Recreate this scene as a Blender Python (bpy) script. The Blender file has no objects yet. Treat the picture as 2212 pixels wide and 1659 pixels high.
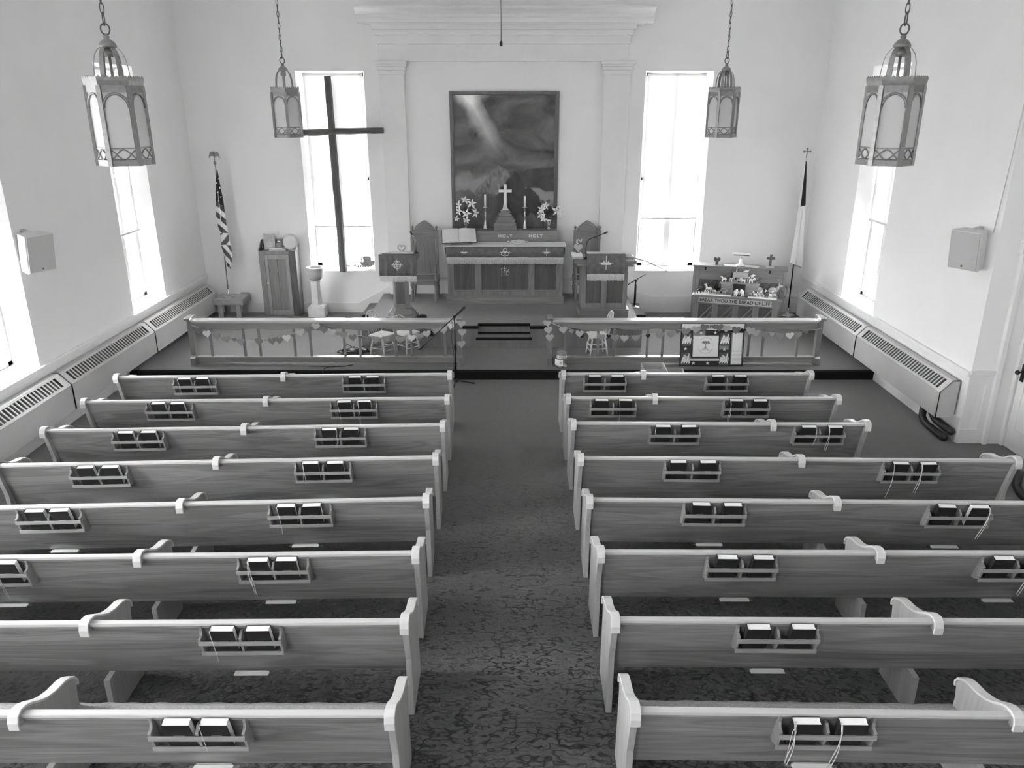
import bpy, bmesh, math, random
from mathutils import Vector, Matrix
random.seed(7)
R_ = math.radians
SC = bpy.context.scene
COL = SC.collection

# ------------------------------------------------------------------ camera
cam = bpy.data.cameras.new('camera')
cam.sensor_width = 36.0
cam.lens = 36.0 * 1702.0 / 2212.0
cam.clip_start = 0.05
camo = bpy.data.objects.new('camera', cam)
camo.location = (0, 0, 4.2)
camo.rotation_euler = (R_(90 - 19.6), 0, 0)
COL.objects.link(camo)
SC.camera = camo

# ------------------------------------------------------------------ sky and exposure
SC.view_settings.view_transform = 'Standard'
SC.view_settings.look = 'None'
SC.view_settings.gamma = 1.0
SC.view_settings.use_curve_mapping = False
SC.view_settings.exposure = 1.38
SC.cycles.use_denoising = True
SC.cycles.max_bounces = 12
SC.cycles.diffuse_bounces = 8
SC.cycles.transparent_max_bounces = 24
SC.cycles.sample_clamp_indirect = 8.0
SKY_STRENGTH = 9.0
wd = bpy.data.worlds.new('overcast_sky')
SC.world = wd
wd.use_nodes = True
wn, wl = wd.node_tree.nodes, wd.node_tree.links
bgn = wn['Background']
wtc = wn.new('ShaderNodeTexCoord')
wsx = wn.new('ShaderNodeSeparateXYZ')
wl.new(wtc.outputs['Generated'], wsx.inputs[0])
wrz = wn.new('ShaderNodeMapRange')            # ground darker than sky
wrz.inputs[1].default_value = -0.15; wrz.inputs[2].default_value = 0.1
wrz.inputs[3].default_value = 0.45; wrz.inputs[4].default_value = 1.0
wl.new(wsx.outputs[2], wrz.inputs[0])
wrx = wn.new('ShaderNodeMapRange')            # brighter half of the sky towards -x
wrx.inputs[1].default_value = -0.8; wrx.inputs[2].default_value = 0.8
wrx.inputs[3].default_value = 2.1; wrx.inputs[4].default_value = 1.1
wl.new(wsx.outputs[0], wrx.inputs[0])
wm = wn.new('ShaderNodeMath'); wm.operation = 'MULTIPLY'
wl.new(wrz.outputs[0], wm.inputs[0]); wl.new(wrx.outputs[0], wm.inputs[1])
wry = wn.new('ShaderNodeMapRange')            # and ahead, beyond the chancel
wry.inputs[1].default_value = -0.8; wry.inputs[2].default_value = 0.8
wry.inputs[3].default_value = 0.55; wry.inputs[4].default_value = 1.7
wl.new(wsx.outputs[1], wry.inputs[0])
wm3 = wn.new('ShaderNodeMath'); wm3.operation = 'MULTIPLY'
wl.new(wm.outputs[0], wm3.inputs[0]); wl.new(wry.outputs[0], wm3.inputs[1])
wm2 = wn.new('ShaderNodeMath'); wm2.operation = 'MULTIPLY'; wm2.inputs[1].default_value = SKY_STRENGTH
wl.new(wm3.outputs[0], wm2.inputs[0])
wl.new(wm2.outputs[0], bgn.inputs['Strength'])
bgn.inputs['Color'].default_value = (1, 1, 1, 1)

def portal(name, loc, rot, sx, sy):
    l = bpy.data.lights.new(name, 'AREA'); l.shape = 'RECTANGLE'; l.size = sx; l.size_y = sy
    l.cycles.is_portal = True
    o = bpy.data.objects.new(name, l); o.location = loc; o.rotation_euler = rot
    COL.objects.link(o)

# ------------------------------------------------------------------ materials
def lin(v):
    v = v / 255.0
    return v / 12.92 if v <= 0.04045 else ((v + 0.055) / 1.055) ** 2.4
def mat(name, v, rough=0.6, metal=0.0, noise=0.0, nscale=8.0, bump=0.0, bscale=60.0, coat=0.0, trans=0.0, sheen=0.0, spec=0.5):
    m = bpy.data.materials.new(name); m.use_nodes = True
    n, l = m.node_tree.nodes, m.node_tree.links
    p = n['Principled BSDF']
    g = lin(v)
    p.inputs['Base Color'].default_value = (g, g, g, 1)
    p.inputs['Roughness'].default_value = rough
    p.inputs['Metallic'].default_value = metal
    p.inputs['Coat Weight'].default_value = coat
    p.inputs['Coat Roughness'].default_value = 0.2
    p.inputs['Transmission Weight'].default_value = trans
    p.inputs['Sheen Weight'].default_value = sheen
    p.inputs['Specular IOR Level'].default_value = spec
    tc = n.new('ShaderNodeTexCoord')
    if noise:
        t = n.new('ShaderNodeTexNoise'); t.inputs['Scale'].default_value = nscale; t.inputs['Detail'].default_value = 4
        l.new(tc.outputs['Object'], t.inputs['Vector'])
        r = n.new('ShaderNodeMapRange'); r.inputs[1].default_value = 0.3; r.inputs[2].default_value = 0.7
        r.inputs[3].default_value = g * (1 - noise); r.inputs[4].default_value = min(1.0, g * (1 + noise))
        l.new(t.outputs['Fac'], r.inputs[0])
        c = n.new('ShaderNodeCombineColor')
        for i in range(3): l.new(r.outputs[0], c.inputs[i])
        l.new(c.outputs[0], p.inputs['Base Color'])
    if bump:
        t2 = n.new('ShaderNodeTexNoise'); t2.inputs['Scale'].default_value = bscale; t2.inputs['Detail'].default_value = 3
        l.new(tc.outputs['Object'], t2.inputs['Vector'])
        b = n.new('ShaderNodeBump'); b.inputs['Strength'].default_value = bump; b.inputs['Distance'].default_value = 0.01
        l.new(t2.outputs['Fac'], b.inputs['Height']); l.new(b.outputs[0], p.inputs['Normal'])
    return m

def wood(name, vd, vl, axis='x', rough=0.38, coat=0.25, scale=1.0, contrast=1.0, coatr=0.25):
    m = bpy.data.materials.new(name); m.use_nodes = True
    n, l = m.node_tree.nodes, m.node_tree.links
    p = n['Principled BSDF']
    tc = n.new('ShaderNodeTexCoord'); oi = n.new('ShaderNodeObjectInfo')
    mu = n.new('ShaderNodeMath'); mu.operation = 'MULTIPLY'; mu.inputs[1].default_value = 37.0
    l.new(oi.outputs['Random'], mu.inputs[0])
    ad = n.new('ShaderNodeVectorMath'); ad.operation = 'ADD'
    l.new(tc.outputs['Object'], ad.inputs[0]); l.new(mu.outputs[0], ad.inputs[1])
    s = [7.0 * scale] * 3
    s['xyz'.index(axis)] = 0.5 * scale
    mp = n.new('ShaderNodeVectorMath'); mp.operation = 'MULTIPLY'; mp.inputs[1].default_value = s
    l.new(ad.outputs[0], mp.inputs[0])
    n1 = n.new('ShaderNodeTexNoise'); n1.inputs['Scale'].default_value = 1.0; n1.inputs['Detail'].default_value = 3; n1.inputs['Distortion'].default_value = 0.6
    l.new(mp.outputs[0], n1.inputs['Vector'])
    # cathedral rings taken from the low noise
    r1 = n.new('ShaderNodeMath'); r1.operation = 'MULTIPLY'; r1.inputs[1].default_value = 46.0
    l.new(n1.outputs['Fac'], r1.inputs[0])
    r2 = n.new('ShaderNodeMath'); r2.operation = 'SINE'; l.new(r1.outputs[0], r2.inputs[0])
    # fine fibres
    s2 = [130.0 * scale] * 3; s2['xyz'.index(axis)] = 3.0 * scale
    mp2 = n.new('ShaderNodeVectorMath'); mp2.operation = 'MULTIPLY'; mp2.inputs[1].default_value = s2
    l.new(ad.outputs[0], mp2.inputs[0])
    n2 = n.new('ShaderNodeTexNoise'); n2.inputs['Scale'].default_value = 1.0; n2.inputs['Detail'].default_value = 2
    l.new(mp2.outputs[0], n2.inputs['Vector'])
    # combine: 0.5 + .55*(n1-.5) + .12*rings + .5*(n2-.5)
    a1 = n.new('ShaderNodeMath'); a1.operation = 'MULTIPLY_ADD'; a1.inputs[1].default_value = 1.1 * contrast; a1.inputs[2].default_value = 0.5 - 0.55 * contrast
    l.new(n1.outputs['Fac'], a1.inputs[0])
    a2 = n.new('ShaderNodeMath'); a2.operation = 'MULTIPLY_ADD'; a2.inputs[1].default_value = 0.13 * contrast
    l.new(r2.outputs[0], a2.inputs[0]); l.new(a1.outputs[0], a2.inputs[2])
    a3 = n.new('ShaderNodeMath'); a3.operation = 'MULTIPLY_ADD'; a3.inputs[1].default_value = 0.45 * contrast
    l.new(n2.outputs['Fac'], a3.inputs[0]); l.new(a2.outputs[0], a3.inputs[2])
    a4 = n.new('ShaderNodeMath'); a4.operation = 'SUBTRACT'; a4.inputs[1].default_value = 0.225 * contrast; a4.use_clamp = True
    l.new(a3.outputs[0], a4.inputs[0])
    mx = n.new('ShaderNodeMix'); mx.data_type = 'RGBA'
    d, g = lin(vd), lin(vl)
    mx.inputs[6].default_value = (d, d, d, 1); mx.inputs[7].default_value = (g, g, g, 1)
    l.new(a4.outputs[0], mx.inputs[0]); l.new(mx.outputs[2], p.inputs['Base Color'])
    p.inputs['Roughness'].default_value = rough
    p.inputs['Coat Weight'].default_value = coat; p.inputs['Coat Roughness'].default_value = coatr
    b = n.new('ShaderNodeBump'); b.inputs['Strength'].default_value = 0.06; b.inputs['Distance'].default_value = 0.003
    l.new(n2.outputs['Fac'], b.inputs['Height']); l.new(b.outputs[0], p.inputs['Normal'])
    return m

def carpet(name, v, sheen=0.6):
    m = bpy.data.materials.new(name); m.use_nodes = True
    n, l = m.node_tree.nodes, m.node_tree.links
    p = n['Principled BSDF']
    tc = n.new('ShaderNodeTexCoord')
    sw = n.new('ShaderNodeTexNoise'); sw.inputs['Scale'].default_value = 5.0; sw.inputs['Detail'].default_value = 2
    l.new(tc.outputs['Object'], sw.inputs['Vector'])
    # swirl the tuft direction with a low noise
    ro = n.new('ShaderNodeVectorRotate'); ro.rotation_type = 'Z_AXIS'
    an = n.new('ShaderNodeMath'); an.operation = 'MULTIPLY'; an.inputs[1].default_value = 7.0
    l.new(sw.outputs['Fac'], an.inputs[0]); l.new(an.outputs[0], ro.inputs['Angle'])
    l.new(tc.outputs['Object'], ro.inputs['Vector'])
    mp = n.new('ShaderNodeVectorMath'); mp.operation = 'MULTIPLY'; mp.inputs[1].default_value = (12, 48, 30)
    l.new(ro.outputs[0], mp.inputs[0])
    t = n.new('ShaderNodeTexNoise'); t.inputs['Scale'].default_value = 1.0; t.inputs['Detail'].default_value = 3; t.inputs['Distortion'].default_value = 0.8
    l.new(mp.outputs[0], t.inputs['Vector'])
    t3 = n.new('ShaderNodeTexNoise'); t3.inputs['Scale'].default_value = 420.0; t3.inputs['Detail'].default_value = 1
    l.new(tc.outputs['Object'], t3.inputs['Vector'])
    g = lin(v)
    av = n.new('ShaderNodeMath'); av.operation = 'MULTIPLY_ADD'; av.inputs[1].default_value = 0.3
    l.new(t3.outputs['Fac'], av.inputs[0]); l.new(t.outputs['Fac'], av.inputs[2])
    r = n.new('ShaderNodeMapRange'); r.inputs[1].default_value = 0.4; r.inputs[2].default_value = 0.95
    r.inputs[3].default_value = g * 0.2; r.inputs[4].default_value = g * 2.1
    l.new(av.outputs[0], r.inputs[0])
    c = n.new('ShaderNodeCombineColor')
    for i in range(3): l.new(r.outputs[0], c.inputs[i])
    l.new(c.outputs[0], p.inputs['Base Color'])
    p.inputs['Roughness'].default_value = 0.42
    p.inputs['Specular IOR Level'].default_value = 0.5 if sheen > .1 else 0.2
    p.inputs['IOR'].default_value = 1.27
    p.inputs['Sheen Weight'].default_value = sheen; p.inputs['Sheen Roughness'].default_value = 0.25
    b = n.new('ShaderNodeBump'); b.inputs['Strength'].default_value = 0.6; b.inputs['Distance'].default_value = 0.014
    l.new(av.outputs[0], b.inputs['Height']); l.new(b.outputs[0], p.inputs['Normal'])
    return m

def slat_mat():
    m = bpy.data.materials.new('blind_slat'); m.use_nodes = True
    n, l = m.node_tree.nodes, m.node_tree.links
    n.remove(n['Principled BSDF'])
    d = n.new('ShaderNodeBsdfDiffuse'); d.inputs[0].default_value = (.85, .85, .85, 1)
    t = n.new('ShaderNodeBsdfTranslucent'); t.inputs[0].default_value = (.85, .85, .85, 1)
    mx = n.new('ShaderNodeMixShader'); mx.inputs[0].default_value = 0.04
    l.new(d.outputs[0], mx.inputs[1]); l.new(t.outputs[0], mx.inputs[2])
    l.new(mx.outputs[0], n['Material Output'].inputs[0])
    return m
def glass_mat(name, opacity, v=235, gloss=0.06):
    m = bpy.data.materials.new(name); m.use_nodes = True
    n, l = m.node_tree.nodes, m.node_tree.links
    n.remove(n['Principled BSDF'])
    tr = n.new('ShaderNodeBsdfTransparent'); g = lin(v)
    gl = n.new('ShaderNodeBsdfGlossy'); gl.inputs['Roughness'].default_value = 0.03
    mx = n.new('ShaderNodeMixShader'); mx.inputs[0].default_value = gloss
    l.new(tr.outputs[0], mx.inputs[1]); l.new(gl.outputs[0], mx.inputs[2])
    last = mx
    if opacity:
        d = n.new('ShaderNodeBsdfDiffuse'); d.inputs[0].default_value = (g, g, g, 1)
        t = n.new('ShaderNodeBsdfTranslucent'); t.inputs[0].default_value = (g, g, g, 1)
        m1 = n.new('ShaderNodeMixShader'); m1.inputs[0].default_value = 0.5
        l.new(d.outputs[0], m1.inputs[1]); l.new(t.outputs[0], m1.inputs[2])
        m2 = n.new('ShaderNodeMixShader'); m2.inputs[0].default_value = opacity
        l.new(mx.outputs[0], m2.inputs[1]); l.new(m1.outputs[0], m2.inputs[2]); last = m2
    l.new(last.outputs[0], n['Material Output'].inputs[0])
    return m

M_wall = mat('wall_plaster', 234, 0.85, noise=0.02, nscale=1.3, bump=0.04, bscale=30)
M_ceil = mat('ceiling_plaster', 240, 0.9, noise=0.02, nscale=2)
M_trim = mat('painted_trim', 228, 0.55, noise=0.02, nscale=4)
M_winf = mat('window_frame_paint', 205, 0.5, noise=0.02)
M_rad = mat('radiator_enamel', 190, 0.4, noise=0.03, nscale=3)
M_radd = mat('cavity_shade_and_badge', 95, 0.8, noise=0.1)  # dark tone for the painted cavity shade, also the speaker badge
M_carpet = carpet('shag_carpet', 31, 0.82)
M_carpd = carpet('riser_carpet', 34, 0.05)
M_oak = wood('pew_oak', 94, 164, 'x', coat=0.35)
M_oakz = wood('pew_oak_upright', 142, 190, 'z', contrast=0.7)
M_oakcap = wood('pew_oak_cap', 190, 214, 'y', contrast=0.5, coat=0.2)
M_oakrail = wood('pew_oak_rail', 180, 204, 'x', contrast=0.5, coat=0.5)  # base lightened towards the bright wall that the rail's gloss reflects
M_rack = wood('rack_oak', 120, 165, 'x', contrast=0.6)
M_cush = mat('cushion_fabric', 152, 0.9, noise=0.18, nscale=60, bump=0.2, bscale=200)
M_rwood = wood('rail_wood', 105, 150, 'x', rough=0.32, coat=0.6, coatr=0.16, contrast=0.7)
M_railtop = wood('rail_top_baked_sheen', 185, 212, 'x', rough=0.22, coat=1.0, coatr=0.12, contrast=0.6)  # base colour lightened to carry reflected window light, under a glossy coat
M_railtop.node_tree.nodes['Principled BSDF'].inputs['Coat IOR'].default_value = 1.75
M_rwoodz = wood('rail_wood_upright', 95, 138, 'z', rough=0.35, contrast=0.7)
M_dwood = wood('furniture_oak', 88, 140, 'x', contrast=0.8)
M_dwoodz = wood('furniture_oak_upright', 88, 140, 'z', contrast=0.8)
M_dpanel = wood('dark_panel_oak', 58, 96, 'z', contrast=0.9)
M_ltwood = wood('light_wood_upright', 140, 190, 'z', contrast=0.6)
M_pine = wood('rough_pine', 140, 196, 'x', contrast=0.8, coat=0.0, rough=0.6)
M_pinez = wood('rough_pine_upright', 138, 192, 'z', contrast=0.8, coat=0.0, rough=0.6)
M_cup = wood('cupboard_wood', 92, 140, 'z', contrast=0.8)
M_cupl = wood('cupboard_wood_light', 118, 160, 'z', contrast=0.7)
M_stage = wood('stage_panelling', 100, 135, 'z', contrast=0.7, rough=0.45)
M_log = wood('hewn_log', 62, 104, 'z', contrast=1.0, rough=0.7, coat=0.0)
M_logx = wood('hewn_log_across', 62, 104, 'x', contrast=1.0, rough=0.7, coat=0.0)
M_black = mat('black_cover', 34, 0.5, noise=0.1, nscale=90)
M_blackp = mat('black_plastic', 30, 0.4)
M_blackm = mat('black_metal', 36, 0.35, 0.5)
M_page = mat('paper', 238, 0.8, noise=0.02, nscale=20)
M_paper2 = mat('aged_paper', 214, 0.8, noise=0.04, nscale=20)
M_ribbon = mat('white_ribbon', 226, 0.6)
M_white = mat('white_plastic', 226, 0.45)
M_offw = mat('offwhite_paint', 205, 0.5)
M_cloth = mat('white_linen', 232, 0.9, bump=0.1, bscale=120)
M_ban = mat('red_brocade', 96, 0.7, noise=0.22, nscale=14, sheen=0.3)
M_fringe = mat('pale_fringe', 205, 0.8, noise=0.25, nscale=70)
M_emb = mat('gold_embroidery', 214, 0.5)
M_brass = mat('polished_brass', 205, 0.25, 0.85)
M_lamp = mat('lantern_metal', 132, 0.42, 0.55, noise=0.15, nscale=30)
M_lampd = mat('chain_metal', 92, 0.45, 0.6, noise=0.15, nscale=60)
M_lglass = glass_mat('lantern_glass', 0.92, 234)
M_glass = glass_mat('window_glass', 0.0)
M_jar = glass_mat('jar_glass', 0.10, 200, 0.14)
M_slat = slat_mat()
M_stone = mat('font_stone', 210, 0.75, noise=0.05, nscale=10)
M_fontb = mat('font_bowl', 182, 0.6, noise=0.04)
M_spk = mat('speaker_enamel', 206, 0.5)
M_grille = mat('speaker_grille', 186, 0.7, noise=0.05, nscale=300)
M_pipe = mat('pipe_lagging', 46, 0.35, noise=0.3, nscale=20)
M_chrome = mat('chrome', 190, 0.2, 0.9)
M_leaf = mat('dark_leaf', 78, 0.5, noise=0.3, nscale=30)
M_petal = mat('white_petal', 225, 0.6)
M_card = mat('cardboard', 182, 0.85, noise=0.05)
M_gold = mat('pale_gilt', 200, 0.35, 0.4)
HG = {'d': mat('heart_card_dark', 118, 0.8), 'm': mat('heart_card_mid', 142, 0.8), 'l': mat('heart_card_light', 172, 0.8),
      'w': mat('heart_card_pale', 208, 0.8), 'k': mat('heart_card_black', 34, 0.8), 'r': mat('heart_card_deep', 92, 0.8)}
M_twine = mat('twine', 190, 0.8)

# ------------------------------------------------------------------ mesh builder
class MB:
    def __init__(s): s.bm = bmesh.new(); s.M = Matrix()
    def add(s, vs, fs, mi=0, smooth=False):
        v = [s.bm.verts.new(s.M @ Vector(p)) for p in vs]
        for f in fs:
            try:
                q = s.bm.faces.new([v[i] for i in f]); q.material_index = mi; q.smooth = smooth
            except ValueError: pass
        return s
    def box(s, x0, x1, y0, y1, z0, z1, mi=0):
        return s.add([(x0,y0,z0),(x1,y0,z0),(x1,y1,z0),(x0,y1,z0),(x0,y0,z1),(x1,y0,z1),(x1,y1,z1),(x0,y1,z1)],
                     [(0,3,2,1),(4,5,6,7),(0,1,5,4),(1,2,6,5),(2,3,7,6),(3,0,4,7)], mi)
    def prism(s, pts, ax, a, b, mi=0, smooth=False):
        f = {'x': lambda p, t: (t, p[0], p[1]), 'y': lambda p, t: (p[0], t, p[1]), 'z': lambda p, t: (p[0], p[1], t)}[ax]
        n = len(pts)
        s.add([f(p, a) for p in pts] + [f(p, b) for p in pts],
              [tuple(range(n)), tuple(range(2*n-1, n-1, -1))] + [(i, (i+1) % n, n+(i+1) % n, n+i) for i in range(n)], mi, smooth)
        return s
    def strip(s, pts, th, ax, a, b, mi=0):      # a band of thickness th following a polyline, outwards on its left side
        n = len(pts); outp = []
        for i, p in enumerate(pts):
            p0 = Vector(pts[max(0, i-1)]); p1 = Vector(pts[min(n-1, i+1)]); d = (p1 - p0).normalized()
            outp.append((p[0] - d.y*th, p[1] + d.x*th))
        f = {'x': lambda p, t: (t, p[0], p[1]), 'y': lambda p, t: (p[0], t, p[1]), 'z': lambda p, t: (p[0], p[1], t)}[ax]
        vs = [f(p, a) for p in pts] + [f(p, a) for p in outp] + [f(p, b) for p in pts] + [f(p, b) for p in outp]
        fs = []
        for i in range(n-1):
            fs += [(i, i+1, n+i+1, n+i), (2*n+i, 3*n+i, 3*n+i+1, 2*n+i+1), (i, 2*n+i, 2*n+i+1, i+1), (n+i, n+i+1, 3*n+i+1, 3*n+i)]
        fs += [(0, n, 3*n, 2*n), (n-1, 3*n-1, 4*n-1, 2*n-1)]
        return s.add(vs, fs, mi)
    def lathe(s, prof, c=(0,0,0), seg=16, mi=0, smooth=True, sx=1.0, sy=1.0):
        vs = []; fs = []
        for r, z in prof:
            for k in range(seg):
                a = 2*math.pi*k/seg
                vs.append((c[0] + r*math.cos(a)*sx, c[1] + r*math.sin(a)*sy, c[2] + z))
        for i in range(len(prof)-1):
            for k in range(seg):
                fs.append((i*seg+k, i*seg+(k+1) % seg, (i+1)*seg+(k+1) % seg, (i+1)*seg+k))
        fs.append(tuple(range(seg-1, -1, -1))); m = (len(prof)-1)*seg; fs.append(tuple(range(m, m+seg)))
        return s.add(vs, fs, mi, smooth)
    def ball(s, c, r, mi=0, seg=12):
        if not isinstance(r, tuple): r = (r, r, r)
        n = max(4, seg//2); vs = []; fs = []
        for i in range(1, n):
            t = math.pi*i/n
            for k in range(seg):
                a = 2*math.pi*k/seg
                vs.append((c[0]+r[0]*math.sin(t)*math.cos(a), c[1]+r[1]*math.sin(t)*math.sin(a), c[2]+r[2]*math.cos(t)))
        for i in range(n-2):
            for k in range(seg):
                fs.append((i*seg+k, i*seg+(k+1) % seg, (i+1)*seg+(k+1) % seg, (i+1)*seg+k))
        top = len(vs); vs += [(c[0], c[1], c[2]+r[2]), (c[0], c[1], c[2]-r[2])]
        for k in range(seg):
            fs.append((top, (k+1) % seg, k)); m = (n-2)*seg; fs.append((top+1, m+k, m+(k+1) % seg))
        return s.add(vs, fs, mi, True)
    def tube(s, pts, r, seg=8, mi=0, closed=False, smooth=True, flat=1.0):
        P = [Vector(p) for p in pts]; n = len(P); vs = []; fs = []; prev = None
        for i, p in enumerate(P):
            if closed: d = (P[(i+1) % n] - P[i-1]).normalized()
            else: d = (P[min(n-1, i+1)] - P[max(0, i-1)]).normalized()
            if prev is None:
                u = Vector((0,0,1)) if abs(d.z) < 0.9 else Vector((1,0,0))
            else: u = prev
            u = (u - d*u.dot(d)).normalized(); prev = u; w = d.cross(u)
            rr = r[i] if isinstance(r, (list, tuple)) else r
            for k in range(seg):
                a = 2*math.pi*k/seg
                vs.append(p + u*(rr*math.cos(a)) + w*(rr*flat*math.sin(a)))
        for i in range(n if closed else n-1):
            j = (i+1) % n
            for k in range(seg):
                fs.append((i*seg+k, i*seg+(k+1) % seg, j*seg+(k+1) % seg, j*seg+k))
        if not closed:
            fs.append(tuple(range(seg-1, -1, -1))); fs.append(tuple(range((n-1)*seg, n*seg)))
        return s.add(vs, fs, mi, smooth)
    def build(s, name, mats, parent=None, bevel=0.0, loc=None, rotz=None):
        bm = s.bm
        bmesh.ops.recalc_face_normals(bm, faces=bm.faces[:])
        if bevel:
            es = [e for e in bm.edges if len(e.link_faces) == 2 and e.calc_face_angle(0) > R_(40)]
            bmesh.ops.bevel(bm, geom=es, offset=bevel, segments=2, profile=0.5, affect='EDGES', clamp_overlap=True)
        me = bpy.data.meshes.new(name); bm.to_mesh(me); bm.free()
        for m in (mats if isinstance(mats, (list, tuple)) else [mats]): me.materials.append(m)
        o = bpy.data.objects.new(name, me); COL.objects.link(o)
        if parent: o.parent = parent
        if loc: o.location = loc
        if rotz is not None: o.rotation_euler = (0, 0, rotz)
        return o

def tag(o, label, cat, group=None, kind=None):
    o['label'] = label; o['category'] = cat
    if group: o['group'] = group
    if kind: o['kind'] = kind
    return o
def thing(name, label, cat, loc=(0,0,0), rotz=0.0, group=None):
    o = bpy.data.objects.new(name, None); o.empty_display_size = 0.1
    COL.objects.link(o); o.location = loc; o.rotation_euler = (0, 0, rotz)
    return tag(o, label, cat, group)
def struct(o): o['kind'] = 'structure'; return o
CH = {}
def adopt(parent, child): child.parent = parent; return child
def kids(o): return [c for c in COL.objects if c.parent == o]
def copy_tree(o, parent=None, kidmap=None):
    c = o.copy(); COL.objects.link(c); c.parent = parent
    for k in kidmap.get(o, []): copy_tree(k, c, kidmap)
    return c
def kid_map():
    m = {}
    for o in COL.objects:
        if o.parent: m.setdefault(o.parent, []).append(o)
    return m

def text_mesh(name, body, size, mat_, parent, loc, rot, ext=0.004, sx=1.0, align='CENTER', bold=0.0, space=1.0):
    cu = bpy.data.curves.new(name, 'FONT'); cu.body = body; cu.size = size; cu.extrude = ext
    cu.align_x = align; cu.align_y = 'CENTER'; cu.offset = bold; cu.space_character = space
    o = bpy.data.objects.new(name, cu); COL.objects.link(o)
    dg = bpy.context.evaluated_depsgraph_get()
    me = bpy.data.meshes.new_from_object(o.evaluated_get(dg))
    COL.objects.unlink(o); bpy.data.objects.remove(o)
    me.name = name; me.materials.clear(); me.materials.append(mat_)
    t = bpy.data.objects.new(name, me); COL.objects.link(t); t.parent = parent
    t.location = loc; t.rotation_euler = rot; t.scale = (sx, 1, 1)
    return t

# ------------------------------------------------------------------ room shell
FW, LW, RW = 15.72, -6.17, 5.85      # inner faces of front, left and right walls
ZC, YB = 6.6, -3.2                   # ceiling height and rear wall
REC, SPL = 0.34, 0.07                # window recess and splay
def shell(name, rect, openings, to3d, mats=M_wall):
    u0, u1, v0, v1 = rect
    us = sorted({u0, u1} | {o[0] for o in openings} | {o[1] for o in openings})
    vs = sorted({v0, v1} | {o[2] for o in openings} | {o[3] for o in openings})
    b = MB()
    def inside(u, v, pad=0): return any(o[0] < u < o[1] and o[2] < v < o[3] for o in openings)
    for i in range(len(us)-1):
        for j in range(len(vs)-1):
            if inside((us[i]+us[i+1])/2, (vs[j]+vs[j+1])/2): continue
            q = [(us[i], vs[j]), (us[i+1], vs[j]), (us[i+1], vs[j+1]), (us[i], vs[j+1])]
            b.add([to3d(u, v, 0) for u, v in q], [(0,1,2,3)])
            b.add([to3d(u, v, REC + 0.12) for u, v in q], [(3,2,1,0)])
    for o in openings:
        a = [(o[0], o[2]), (o[1], o[2]), (o[1], o[3]), (o[0], o[3])]
        c = [(o[0]+SPL, o[2]+0.06), (o[1]-SPL, o[2]+0.06), (o[1]-SPL, o[3]-0.03), (o[0]+SPL, o[3]-0.03)]
        P = [to3d(u, v, 0) for u, v in a] + [to3d(u, v, REC) for u, v in c] + [to3d(u, v, REC+0.12) for u, v in a]
        b.add(P, [(k, (k+1) % 4, 4+(k+1) % 4, 4+k) for k in range(4)] + [(4+k, 4+(k+1) % 4, 8+(k+1) % 4, 8+k) for k in range(4)], 1)
    q = [(u0, v0), (u1, v0), (u1, v1), (u0, v1)]
    b.add([to3d(u, v, 0) for u, v in q] + [to3d(u, v, REC+0.12) for u, v in q], [(k, (k+1) % 4, 4+(k+1) % 4, 4+k) for k in range(4)])
    return struct(b.build(name, [mats, M_trim]))
WZ0, WZ1 = 1.02, 4.77
front_w = [(-4.035, -2.757, WZ0, WZ1), (2.485, 3.753, WZ0, WZ1)]
left_w = [(12.50, 13.76, 0.96, WZ1), (8.53, 9.78, 0.96, WZ1), (4.55, 5.80, 0.96, WZ1), (0.58, 1.83, 0.96, WZ1)]
right_w = [(12.42, 13.71, 0.98, WZ1)]
right2_w = []
added_rear_w = [(-4.9, -2.9, 2.9, 5.6), (3.1, 4.2, 2.9, 5.6)]  # unseen rear windows, added and sized to light pew backs and left wall
RX2 = 6.44
fm = lambda u, v, d: (u, FW + d, v)
lm = lambda u, v, d: (LW - d, u, v)
rm = lambda u, v, d: (RW + d, u, v)
rm2 = lambda u, v, d: (RX2 + d, u, v)
bm_ = lambda u, v, d: (u, YB - d, v)
shell('wall_front', (LW-0.46, RW+0.46, -0.1, ZC), front_w, fm)
shell('wall_left', (YB, FW, -0.1, ZC), left_w, lm)
shell('wall_right', (9.5, FW, -0.1, ZC), right_w, rm)
shell('wall_right_rear', (YB, 9.5, -0.1, ZC), right2_w, rm2)
shell('wall_back', (LW-0.46, RX2+0.46, -0.1, ZC), added_rear_w, bm_)
b = MB(); b.box(RW+0.46, RX2+0.46, 9.5, 9.62, -0.1, ZC); struct(b.build('wall_return', M_wall))
b = MB(); b.box(LW-0.46, RX2+0.46, YB-0.46, FW+0.46, ZC, ZC+0.15); struct(b.build('ceiling', M_ceil))
b = MB(); b.box(LW-0.46, RX2+0.46, YB-0.46, FW+0.46, -0.12, 0.0); struct(b.build('floor', M_carpet))

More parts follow.
